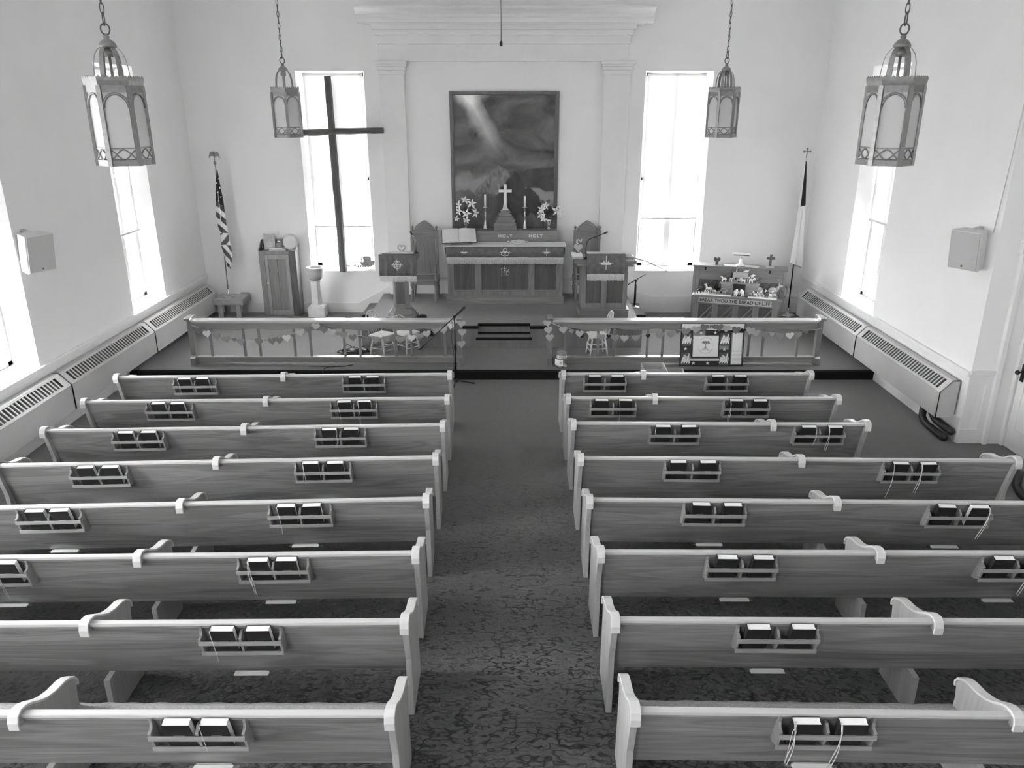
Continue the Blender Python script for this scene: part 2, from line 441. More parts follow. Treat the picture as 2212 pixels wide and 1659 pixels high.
# windows with sashes, panes and blinds
WN = [0]
def window(to3d, op, portal_rot, blind_z=None, blind_label=None, slat_out=0.0):
    WN[0] += 1
    u0, u1, v0, v1 = op[0]+SPL, op[1]-SPL, op[2]+0.06, op[3]-0.03
    def bx(b, a0, a1, c0, c1, d0, d1, mi=0):
        P = [to3d(u, v, d) for d in (d0, d1) for (u, v) in ((a0,c0),(a1,c0),(a1,c1),(a0,c1))]
        b.add(P, [(0,1,2,3),(7,6,5,4),(0,4,5,1),(1,5,6,2),(2,6,7,3),(3,7,4,0)], mi)
    b = MB(); uc = (u0+u1)/2; vm = v0 + (v1-v0)*0.47; d0, d1 = REC-0.04, REC+0.03
    bx(b, u0, u0+0.085, v0, v1, d0, d1); bx(b, u1-0.085, u1, v0, v1, d0, d1)
    bx(b, u0, u1, v0, v0+0.05, d0, d1); bx(b, u0, u1, v1-0.06, v1, d0, d1)
    bx(b, uc-0.06, uc+0.06, v0, v1, d0-0.01, d1); bx(b, u0, u1, vm-0.03, vm+0.03, d0, d1)
    fr = struct(b.build('window_%d' % WN[0], M_winf))
    g = MB()
    g.add([to3d(u, v, REC+0.005) for u, v in ((u0,v0),(u1,v0),(u1,v1),(u0,v1))], [(0,1,2,3)])
    g.build('pane', M_glass, fr)
    c = to3d(uc, (v0+v1)/2, REC+0.10)
    portal('window_portal', c, portal_rot, u1-u0, v1-v0)
    if blind_z is None: return
    t = thing('venetian_blind', blind_label, 'window blind', to3d(uc, v1, REC-0.085), 0, 'venetian blinds')
    L = Vector(t.location)
    def rel(u, v, d): return Vector(to3d(u, v, d)) - L
    h = MB(); sv = to3d
    def bxr(b, a0, a1, c0, c1, d0, d1):
        P = [rel(u, v, d) for d in (d0, d1) for (u, v) in ((a0,c0),(a1,c0),(a1,c1),(a0,c1))]
        b.add(P, [(0,1,2,3),(7,6,5,4),(0,4,5,1),(1,5,6,2),(2,6,7,3),(3,7,4,0)])
    bxr(h, u0+0.01, u1-0.01, v1-0.045, v1-0.005, REC-0.10, REC-0.065); h.build('headrail', M_offw, t)
    s = MB(); z = v1 - 0.06
    while z > blind_z + 0.02:
        d = REC-0.083; a, e = -0.0030, 0.0160
        P = [rel(u0+0.012, z-e, d-a), rel(u1-0.012, z-e, d-a), rel(u0+0.012, z+0.0015, d), rel(u1-0.012, z+0.0015, d), rel(u0+0.012, z+e, d+a), rel(u1-0.012, z+e, d+a)]
        s.add(P, [(0,1,3,2),(2,3,5,4)], 0, True)
        z -= 0.0235
    s.build('slats', M_slat, t)
    r = MB(); bxr(r, u0+0.012, u1-0.012, blind_z-0.015, blind_z+0.02, REC-0.096, REC-0.072); r.build('bottom_rail', M_lamp if False else M_winf, t)
    c = MB()
    for f in (0.15, 0.85):
        uu = u0 + (u1-u0)*f
        c.tube([rel(uu, v1-0.04, REC-0.097), rel(uu, blind_z, REC-0.097)], 0.0016, 5)
    c.build('ladder_cord', M_ribbon, t)
PF = (R_(-90), 0, 0); PL = (0, R_(-90), 0); PR = (0, R_(90), 0); PB = (R_(90), 0, 0)
window(fm, front_w[0], PF, 1.87, 'white venetian blind behind the tall log cross')
window(fm, front_w[1], PF, 2.03, 'white venetian blind in the front window between pulpit and upright piano')
window(lm, left_w[0], PL, 2.15, 'white venetian blind in left side wall window, behind the near left lantern')
window(lm, left_w[1], PL, 2.15, 'white venetian blind in left side wall window at the picture edge')
window(lm, left_w[2], PL); window(lm, left_w[3], PL)
window(rm, right_w[0], PR, 2.33, 'white venetian blind in right side wall window, behind the near right lantern')

for o in added_rear_w: window(bm_, o, PB)  # added windows behind the camera, there for their light

# platform, upper dais and steps
b = MB(); b.box(LW, RW, 12.03, FW, 0.0, 0.17); b.box(LW, RW, 11.985, 12.04, 0.11, 0.172)
pf = struct(b.build('stage_platform', [M_carpet], bevel=0.012))
r = MB(); r.box(LW+0.01, RW-0.01, 12.0, 12.028, 0.001, 0.11); r.box(LW+0.005, RW-0.005, 11.978, 11.984, 0.10, 0.145); r.build('riser', M_carpd, pf)
UZ, UX0, UX1, UY = 0.56, -2.60, 2.32, 13.25
b = MB()
b.prism([(UX0, UY), (-0.60, UY), (-0.60, UY+0.17), (0.32, UY+0.17), (0.32, UY), (UX1-0.08, UY-0.02), (UX1, FW), (UX0, FW)], 'z', 0.172, UZ)
up = struct(b.build('stage_dais', M_carpet))
w = MB()
w.box(UX0-0.004, -0.60, UY-0.022, UY-0.001, 0.172, UZ-0.05); w.box(0.32, UX1-0.06, UY-0.04, UY-0.021, 0.172, UZ-0.05); w.box(-0.598, 0.318, UY+0.15, UY+0.169, 0.40, UZ-0.05)
w.box(UX0-0.02, UX0-0.001, UY, FW, 0.172, UZ-0.03)
w.build('front_panelling', M_stage, up)
nz = MB()
nz.box(UX0-0.01, -0.585, UY-0.045, UY-0.0, UZ-0.05, UZ+0.002); nz.box(0.305, UX1-0.05, UY-0.065, UY-0.02, UZ-0.05, UZ+0.002); nz.box(-0.60, 0.32, UY+0.125, UY+0.17, UZ-0.05, UZ+0.002)
nz.build('nosing', M_carpd, up, bevel=0.012)
b = MB(); b.box(-0.60, 0.32, UY-0.06, UY+0.168, 0.172, 0.365)
st = struct(b.build('stage_step', M_carpet))
w = MB(); w.box(-0.60, 0.32, UY-0.075, UY-0.061, 0.172, 0.32); w.build('front_panelling', M_stage, st)
nz = MB(); nz.box(-0.63, 0.35, UY-0.10, UY-0.055, 0.32, 0.368); nz.build('nosing', M_carpd, st, bevel=0.012)
for x0, x1, nm in ((-2.90, -2.623, 'side_step'), (2.325, 2.58, 'side_step')):
    b = MB(); b.box(x0, x1, 14.74, FW-0.03, 0.172, 0.365); struct(b.build('stage_side_step', M_carpet, bevel=0.01))

# baseboards, chair rails, wainscot
b = MB(); b.box(LW, LW+0.03, YB, 12.0, 0.0, 0.33); b.box(LW, LW+0.03, 11.99, FW, 0.17, 0.42); struct(b.build('baseboard_left', M_trim))
b = MB(); b.box(RW-0.03, RW, 9.5, 12.0, 0.0, 0.33); b.box(RW-0.03, RW, 11.99, FW, 0.17, 0.42); struct(b.build('baseboard_right', M_trim))
b = MB()
b.prism([(LW, .17), (-2.62, .17), (-2.62, .56), (-1.99, .56), (-1.99, .66), (-2.49, .70), (-3.13, .37), (LW, .37)], 'y', FW-0.03, FW)
b.prism([(RW, .17), (2.34, .17), (2.34, .56), (1.72, .56), (1.72, .66), (2.22, .70), (2.86, .50), (RW, .50)], 'y', FW-0.03, FW)
b.box(-1.99, 1.72, FW-0.02, FW, 0.56, 0.86); b.box(-1.99, 1.72, FW-0.03, FW, 0.86, 0.89)
struct(b.build('baseboard_front', M_trim))
b = MB()
b.box(LW, LW+0.045, YB, FW, 0.905, 0.96); b.box(LW, LW+0.025, YB, FW, 0.86, 0.905); struct(b.build('trim_1', M_trim, bevel=0.008))
b = MB()
b.box(RW-0.045, RW, 9.49, FW, 0.915, 0.975); b.box(RW-0.025, RW, 9.49, FW, 0.86, 0.915); struct(b.build('trim_2', M_trim, bevel=0.008))
b = MB()
b.box(RW-0.02, 6.14, 9.455, 9.5, 0.945, 1.0)                # chair rail on the return wall
b.box(RW-0.02, 6.14, 9.47, 9.5, 0.0, 0.20)
b.box(RW-0.02, 5.96, 9.48, 9.5, 0.2, 0.945); b.box(6.06, 6.14, 9.48, 9.5, 0.2, 0.945); b.box(5.9, 6.1, 9.482, 9.5, 0.86, 0.945)
struct(b.build('trim_3', M_trim, bevel=0.004))
b = MB()
b.box(6.14, 6.20, 9.43, 9.5, 0.0, 2.5); b.box(6.20, 6.36, 9.455, 9.5, 0.0, 2.5); b.box(6.36, 6.44, 9.40, 9.5, 0.0, 2.5); b.box(6.12, 6.44, 9.42, 9.5, 2.5, 2.64)
struct(b.build('trim_4', M_trim, bevel=0.006))
b = MB(); b.box(RX2-0.05, RX2-0.004, 8.42, 9.39, 0.01, 2.45)
b.box(RX2-0.062, RX2-0.05, 8.50, 8.62, 0.1, 2.35); b.box(RX2-0.062, RX2-0.05, 9.24, 9.36, 0.1, 2.35); b.box(RX2-0.062, RX2-0.05, 8.62, 9.24, 0.1, 0.3); b.box(RX2-0.062, RX2-0.05, 8.62, 9.24, 0.95, 1.1); b.box(RX2-0.062, RX2-0.05, 8.62, 9.24, 2.2, 2.35)
dr = struct(b.build('door_1', M_trim, bevel=0.004))
h = MB(); h.box(RX2-0.075, RX2-0.061, 9.27, 9.33, 0.92, 1.14); h.tube([(RX2-0.06, 9.30, 1.04), (RX2-0.13, 9.30, 1.04)], 0.011); h.ball((RX2-0.14, 9.30, 1.04), 0.03); h.build('door_knob', M_blackm, dr)
b = MB(); b.box(RX2-0.03, RX2, YB, 8.40, 0.0, 0.2); struct(b.build('trim_5', M_trim))

# entablature and pilasters round the chancel bay
b = MB()
b.box(-2.44, 2.13, FW-0.095, FW, 4.93, 5.22)
b.box(-2.47, 2.16, FW-0.12, FW, 5.22, 5.37); b.box(-2.50, 2.20, FW-0.15, FW, 5.37, 5.46)
b.prism([(FW, 5.46), (FW-0.16, 5.46), (FW-0.17, 5.49), (FW-0.21, 5.545), (FW-0.22, 5.57), (FW, 5.57)], 'x', -2.55, 2.25)
b.prism([(FW, 5.57), (FW-0.28, 5.57), (FW-0.28, 5.64), (FW-0.30, 5.66), (FW-0.30, 5.70), (FW-0.34, 5.74), (FW-0.42, 5.79), (FW-0.43, 5.825), (FW, 5.825)], 'x', -2.80, 2.55)
b.box(-2.67, 2.40, FW-0.24, FW, 5.545, 5.575)
struct(b.build('trim_6', M_trim, bevel=0.007))
for x0, x1, nm in ((-2.46, -2.0, 'trim_7'), (1.71, 2.19, 'trim_8')):
    b = MB(); b.box(x0, x1, FW-0.085, FW, UZ, 4.72)
    b.box(x0-0.015, x1+0.015, FW-0.11, FW, 4.70, 4.78); b.box(x0-0.03, x1+0.03, FW-0.14, FW, 4.78, 4.84); b.box(x0-0.05, x1+0.05, FW-0.18, FW, 4.84, 4.88); b.box(x0-0.07, x1+0.07, FW-0.205, FW, 4.88, 4.93)
    struct(b.build(nm, M_trim, bevel=0.008))
for (x0, x1), nm in (((-4.06, -2.73), 'trim_9'), ((2.46, 3.78), 'trim_10')):
    b = MB(); b.box(x0, x1, FW-0.02, FW+0.10, 1.0, 1.03); struct(b.build(nm, M_trim, bevel=0.004))

# ------------------------------------------------------------------ pews
ORD = ['front', 'second', 'third', 'fourth', 'fifth', 'sixth', 'seventh', 'nearest']
def py(z): return 0.158*(0.85 - z)/0.513
TOPC = [(-.052,.80),(-.055,.85),(-.044,.880),(-.015,.893),(.03,.885),(.075,.862),(.14,.818),(.21,.780),(.30,.752),(.40,.738),(.45,.722),(.50,.690),(.522,.655),(.518,.625)]
ENDP = [(-.028,.80)] + TOPC[1:-1] + [(.515,.61),(.505,.55),(.535,.0),(.07,.0),(.06,.5)]
SH = {}
def shared(key, fn):
    if key not in SH: SH[key] = fn()
    return SH[key]
def inst(name, key, fn, parent, loc=(0,0,0), rotz=0.0):
    if key not in SH:
        o = fn(name); SH[key] = o.data
    else:
        o = bpy.data.objects.new(name, SH[key]); COL.objects.link(o)
    o.parent = parent; o.location = loc; o.rotation_euler = (0, 0, rotz)
    return o
def f_end(name):
    b = MB(); b.prism(ENDP, 'x', -0.021, 0.021); return b.build(name, M_oakz, bevel=0.002)
def f_div(name):
    b = MB(); b.prism([(-.028, .80)] + TOPC[1:-1] + [(.515,.61),(.505,.55),(.535,.0),(.07,.0),(.07,.325),(.166,.33),(.014,.82)], 'x', -0.021, 0.021); return b.build(name, M_oakz, bevel=0.002)
def f_cap(name):
    b = MB(); b.strip(TOPC, 0.016, 'x', -0.031, 0.031); return b.build(name, M_oakcap, bevel=0.003)
def rack_prof(zt, dep=0.085):
    return [(py(zt)-.001, zt), (py(zt)-.026, zt), (py(zt-.035)-.030, zt-.035), (py(zt-.06)-.046, zt-.062), (py(.765)-dep, .765), (py(.64)-dep, .635), (py(.60)-.03, .60), (py(.60)-.001, .60)]
def f_rack(name):
    b = MB()
    for x in (-.272, .272): b.prism(rack_prof(.838), 'x', x-.009, x+.009)
    b.prism([(py(.80)-.001,.80),(py(.80)-.03,.80),(py(.765)-.078,.765),(py(.64)-.078,.635),(py(.60)-.001,.61)], 'x', -.008+.0, .010)
    b.prism([(py(.61)-.001,.61),(py(.61)-.075,.625),(py(.61)-.075,.612),(py(.60)-.001,.60)], 'x', -.265, .265)
    return b.build(name, M_rack, bevel=0.0015)
def f_slat1(name):
    b = MB(); b.box(-.282, .282, py(.735)-.098, py(.735)-.086, .716, .747); return b.build(name, M_rack, bevel=0.002)
def f_slat2(name):
    b = MB(); b.box(-.282, .282, py(.63)-.098, py(.63)-.086, .612, .642); return b.build(name, M_rack, bevel=0.002)
def f_hold(name):
    b = MB()
    for s in (-1, 1):
        b.box(s*.128-.028, s*.128+.028, .125, .150, .322, .326)
    b.box(-.11, .11, .147, .151, .318, .345)
    return b.build(name, M_chrome, bevel=0.001)
def f_card(name):
    b = MB(); b.box(-.122, .122, .108, .146, .327, .336); return b.build(name, M_page, bevel=0.001)
def make_pew(label, loc, rz, sgn, length, div, racks, group):
    t = thing('church_pew', label, 'pew', loc, rz, group)
    X = lambda d: sgn*d                      # distance from the aisle end
    for d in (0.031, length-0.031):
        e = inst('end_panel', 'end', f_end, t, (X(d), 0, 0)); inst('arm_cap', 'cap', f_cap, e)
    e = inst('center_divider', 'div', f_div, t, (X(div), 0, 0)); inst('arm_cap', 'cap', f_cap, e)
    a, c = sorted((X(0.045), X(length-0.045)))
    def f_back(name):
        b = MB(); b.prism([(0.0,.85),(.158,.337),(.180,.344),(.022,.857)], 'x', a, c)
        b.box(a, c, -.006, .012, .822, .842)
        return b.build(name, M_oak, bevel=0.002)
    def f_rail(name):
        b = MB(); b.box(a, c, -.020, .026, .845, .872); return b.build(name, M_oakrail, bevel=0.005)
    def f_seat(name):
        b = MB(); b.box(a, c, .14, .515, .405, .432); return b.build(name, M_oak, bevel=0.003)
    def f_cu(name):
        b = MB(); n = 90; vs = []; fs = []
        rnd = random.Random(3)
        for i in range(n+1):
            x = a+.02 + (c-a-.04)*i/n; w = .006*math.sin(i*1.7)*rnd.random()
            for (yy, zz) in ((.16,.433),(.16,.475),(.30,.492),(.48,.488),(.530+w,.470),(.520+w,.433)): vs.append((x, yy, zz + .003*math.sin(i*.9)))
        for i in range(n):
            for k in range(5): fs.append((i*6+k, i*6+k+1, i*6+k+7, i*6+k+6))
        fs += [tuple(range(6)), tuple(range(n*6+5, n*6-1, -1))]
        b.add(vs, fs, 0, True); return b.build(name, M_cush)
    k = (sgn, length)
    inst('backrest', ('back',)+k, f_back, t); inst('top_rail', ('rail',)+k, f_rail, t)
    inst('seat', ('seat',)+k, f_seat, t); inst('seat_cushion', ('cush',)+k, f_cu, t)
    for d in racks:
        r = inst('book_rack', 'rack', f_rack, t, (X(d), 0, 0))
        inst('slat', 'slat1', f_slat1, r); inst('slat', 'slat2', f_slat2, r)
        h = inst('card_holder', 'hold', f_hold, t, (X(d)-.01*(1 if sgn < 0 else -1)*2, 0, 0)); q = inst('card', 'card', f_card, h)
    return t
BT = R_(18)
def f_cover(name):
    b = MB(); w, h, th = .162, .230, .050
    b.box(-w/2, w/2, 0, .003, 0, h); b.box(-w/2, w/2, th-.003, th, 0, h)
    b.prism([(-w/2, 0), (-w/2-.006, .010), (-w/2-.008, th/2), (-w/2-.006, th-.010), (-w/2, th), (-w/2+.003, th), (-w/2+.003, 0)], 'z', 0, h)
    return b.build(name, M_black, bevel=0.001)
def f_pages(name):
    b = MB(); w, h, th = .162, .230, .050
    b.prism([(-w/2+.003, .003), (w/2-.004, .003), (w/2-.007, .02), (w/2-.004, th-.003), (-w/2+.003, th-.003)], 'z', .004, h-.003)
    return b.build(name, M_page)
def f_title(name):
    b = MB()
    for i in range(9): b.box(-.032+i*.0072, -.028+i*.0072, -.0008, .0005, .118, .124)
    return b.build(name, M_emb)
BK = {}
def ribbon_mb(side, drop, n, rnd, flip=False):
    b = MB()
    if flip: b.M = Matrix.Translation((0, .05, 0)) @ Matrix.Rotation(math.pi, 4, 'Z')
    for i in range(n):
        x = side*(.075 - .006*i); pts = [(x, .02, .229), (x+.002*side, -.002, .229)]
        L = drop*(.8+.2*rnd.random()); q = 8
        for k in range(1, q+1):
            u = k/q
            pts.append((x + side*.006*i + .012*math.sin(u*3+i*1.7) - side*.01*u, -.012 - .030*min(1, u*2.2) + .004*i, .225 - L*u))
        b.tube(pts, .0036, 5, flat=0.5)
    return b
def make_book(pew, dx, where, hand, ribbon=None, flip=False, rnd=None):
    o = thing('hymnal', 'black hymnal on the %s in %s' % (hand, where), 'book', (0,0,0), 0, 'hymnals in the pew racks')
    if 'cover' not in BK:
        BK['cover'] = f_cover('cover'); BK['pages'] = f_pages('pages'); BK['title'] = f_title('title_lettering')
        for c in BK.values(): c.parent = o
        BK['cover']['label'] = 'black cloth cover'; BK['pages']['label'] = 'white page edges'
    else:
        for c in ('cover', 'pages', 'title'):
            q = BK[c].copy(); COL.objects.link(q); q.parent = o
    if ribbon: ribbon_mb(ribbon[0], ribbon[1], ribbon[2], rnd, flip).build('ribbon', M_ribbon, o)
    jy = rnd.uniform(-.02, .02)
    M = Matrix.Translation(Vector(pew.location)) @ Matrix.Rotation(pew.rotation_euler.z, 4, 'Z') @ Matrix.Translation(Vector((dx, -.010, .629))) @ Matrix.Rotation(BT + rnd.uniform(-.01, .01), 4, 'X') @ Matrix.Rotation(jy, 4, 'Y')
    if flip: M = M @ Matrix.Translation((0, .05, 0)) @ Matrix.Rotation(math.pi, 4, 'Z')
    o.matrix_world = M
    return o
# (rail depth, aisle end x, tilt in degrees) row by row from the front
LROWS = [(9.775,-.785,1.72),(8.878,-.748,1.7),(8.045,-.735,2.3),(7.195,-.733,2.6),(6.312,-.738,2.5),(5.407,-.725,1.2),(4.534,-.70,.6),(3.667,-.672,0.0)]
RROWS = [(9.777,.645,0.0),(8.894,.646,-.4),(8.085,.65,-.45),(7.178,.655,-.85),(6.296,.662,-.95),(5.420,.668,-.25),(4.552,.675,-.4),(3.695,.684,-1.0)]
RIBL = {(1,0,0):(-1,.30,1),(1,0,1):(-1,.32,2),(2,0,0):(1,.20,1),(4,0,0):(-1,.36,1),(5,0,0):(-1,.42,3),(5,1,1):(-1,.40,2),(3,0,0):(-1,.27,2),(6,0,0):(-1,.30,1),(0,1,0):(-1,.25,1),(7,0,1):(-1,.25,1)}
RIBR = {(1,0,1):(-1,.32,1),(1,1,0):(-1,.34,2),(2,1,0):(1,.22,1),(2,1,1):(-1,.36,2),(3,1,0):(-1,.42,1),(3,1,1):(-1,.42,2),(4,1,1):(1,.36,2),(5,1,1):(-1,.42,2),(7,0,0):(-1,.42,3),(7,0,1):(-1,.46,2)}
rb = random.Random(11)
PEWS = {}
for i, (yr, xa, an) in enumerate(LROWS):
    t = make_pew('oak pew left of the aisle, %s row%s' % (ORD[i], '' if i in (0, 7) else ' from the front'), (xa, yr, 0), R_(an), -1, 4.36, 2.19, (1.155, 3.34), 'pews left of the aisle')
    PEWS['L', i] = t
    for k, d in enumerate((1.155, 3.34)):
        if i >= 6 and k == 1: continue
        for h, off in enumerate((-.107, .125)):
            if i == 5 and k == 1 and h == 0: off = -.10
            make_book(t, -d + off + rb.uniform(-.012, .012), '%s rack of %s left pew' % ('aisle-side' if k == 0 else 'wall-side', ORD[i]), ('left', 'right')[h], RIBL.get((i, k, h)), False, rb)
for i, (yr, xa, an) in enumerate(RROWS):
    if i < 2: ln, dv, rk = 3.30, 1.075, (.575, 2.18)
    elif i == 2: ln, dv, rk = 3.30, 2.23, (1.155, 2.755)
    else: ln, dv, rk = 4.38, 2.22, (1.15, 3.32)
    t = make_pew('oak pew right of the aisle, %s row%s' % (ORD[i], '' if i in (0, 7) else ' from the front'), (xa, yr, 0), R_(an), 1, ln, dv, rk, 'pews right of the aisle')
    PEWS['R', i] = t
    for k, d in enumerate(rk):
        if i >= 6 and k == 1: continue
        for h, off in enumerate((-.138, .145)):
            make_book(t, d + off + rb.uniform(-.012, .012), '%s rack of %s right pew' % ('aisle-side' if k == 0 else 'wall-side', ORD[i]), ('left', 'right')[h], RIBR.get((i, k, h)), (i, k, h) in ((4,1,1),(2,0,0)), rb)

# ------------------------------------------------------------------ convector covers along the side walls
def convector(name, label, y0, y1, side):
    # local: x = distance from the wall (into the room), y along the wall
    t = thing(name, label, 'radiator', (LW if side < 0 else RW, y0, 0), 0, 'convector covers along the side walls')
    S = 1 if side < 0 else -1
    L = y1 - y0
    def P(pts): return [(S*p[0], p[1]) for p in pts]
    b = MB()
    b.prism(P([(.26,.30),(.27,.30),(.27,.645),(.26,.645)]), 'y', 0.003, L-.003)         # front
    b.prism(P([(.032,.80),(.12,.80),(.12,.81),(.032,.81)]), 'y', .003, L-.003)            # top
    for a in (.003, L-.013): b.prism(P([(.03,.30),(.27,.30),(.27,.65),(.12,.81),(.03,.81)]), 'y', a, a+.010)
    def on(u): return (.12+.15*u, .81-.16*u)
    def slab(u0, u1, a, c, th=.006):
        p, q = on(u0), on(u1)
        b.prism(P([p, q, (q[0]-th, q[1]-th), (p[0]-th, p[1]-th)]), 'y', a, c)
    slab(0, .14, .003, L-.003); slab(.84, 1.0, .003, L-.003); slab(.14, .84, .003, .12); slab(.14, .84, L-.12, L-.003)
    b.build('cover_panel', M_rad, t)
    f = MB(); b2 = b; b = f
    n = int((L-.24)/.072); 
    for i in range(1, n): 
        y = .12 + (L-.24)*i/n
        slab(.14, .84, y-.011, y+.011)
    f.build('louvre_grille', M_rad, t)
    c = MB(); p, q = (.10,.78), (.235,.63)
    c.prism(P([p, q, (q[0]-.01, q[1]-.01), (p[0]-.01, p[1]-.01)]), 'y', .02, L-.02); c.build('cavity_shade_sheet', M_radd, t)  # dark sheet behind the slots stands in for shade inside the cover
    return t
convector('convector_cover', 'grey convector cover beside the platform rail, left wall', 12.56, 15.42, -1)
convector('convector_cover', 'grey convector cover on the left wall beside the front pews', 9.95, 12.545, -1)
convector('convector_cover', 'grey convector cover on the left wall at the picture edge', 7.2, 9.935, -1)
convector('convector_cover', 'grey convector cover on the right wall behind the platform rail', 12.30, 15.05, 1)
convector('convector_cover', 'grey convector cover with exposed end panel near the right door', 9.64, 12.285, 1)
for lab, y0, y1, x0, z in (('two dark lagged pipes under the end of the right convector cover', 9.50, 10.15, RW, 0), ('two dark lagged pipes on the floor at the right picture edge', 7.2, 8.05, RX2-.55, 0)):
    t = thing('heating_pipes', lab, 'pipes', (x0-.12, y0, z))
    for k, (dx, dz) in enumerate(((-.04, .055), (.04, .14))):
        b = MB(); yy = (y1-y0)
        b.tube([(dx, yy-.08*k, .30), (dx, yy-.08*k, dz+.06), (dx, yy-.10-.08*k, dz+.01), (dx, yy-.18-.08*k, dz), (dx, .05, dz)], .05, 10)
        b.ball((dx, .05, dz), .055); b.build('pipe', M_pipe, t)

# ------------------------------------------------------------------ wall speakers
def speaker(label, loc, rot):
    t = thing('wall_speaker', label, 'speaker', loc, 0); t.rotation_euler = rot
    b = MB(); b.prism([(-.20, 0.0), (.20, 0.0), (.15, -.20), (-.15, -.20)], 'z', -.24, .24); b.build('cabinet', M_spk, t, bevel=.012)
    g = MB(); g.box(-.185, .185, .001, .012, -.225, .225); gr = g.build('grille', M_grille, t, bevel=.008)
    d = MB(); d.lathe([(.013, -.002), (.013, .002)], (0, 0, 0), 12); l = d.build('badge', M_radd, gr); l.location = (0, .013, -.19); l.rotation_euler = (R_(90), 0, 0)
    k = MB(); k.box(-.03, .03, -.30, -.19, .245, .25); k.box(-.02, .02, -.30, -.15, .24, .25); k.box(-.03, .03, -.30, -.29, -.2, .25); k.box(-.02, .02, -.30, -.15, -.25, -.24); k.build('bracket', M_offw, t)
    return t
speaker('white wall speaker between the two left windows', (-5.92, 9.88, 2.42), (R_(-8), 0, R_(-112)))
speaker('white wall speaker on the right wall by the return', (5.57, 9.70, 2.49), (R_(-6), 0, R_(118)))
b = MB(); b.tube([(RW-.012, 9.62, 2.72), (RW-.010, 9.56, 3.6), (RW-.010, 9.53, 4.4), (RW-.010, 9.52, 6.0)], .006, 6); tag(b.build('speaker_cable', M_offw), 'thin cable running up the right wall from the speaker', 'cable')

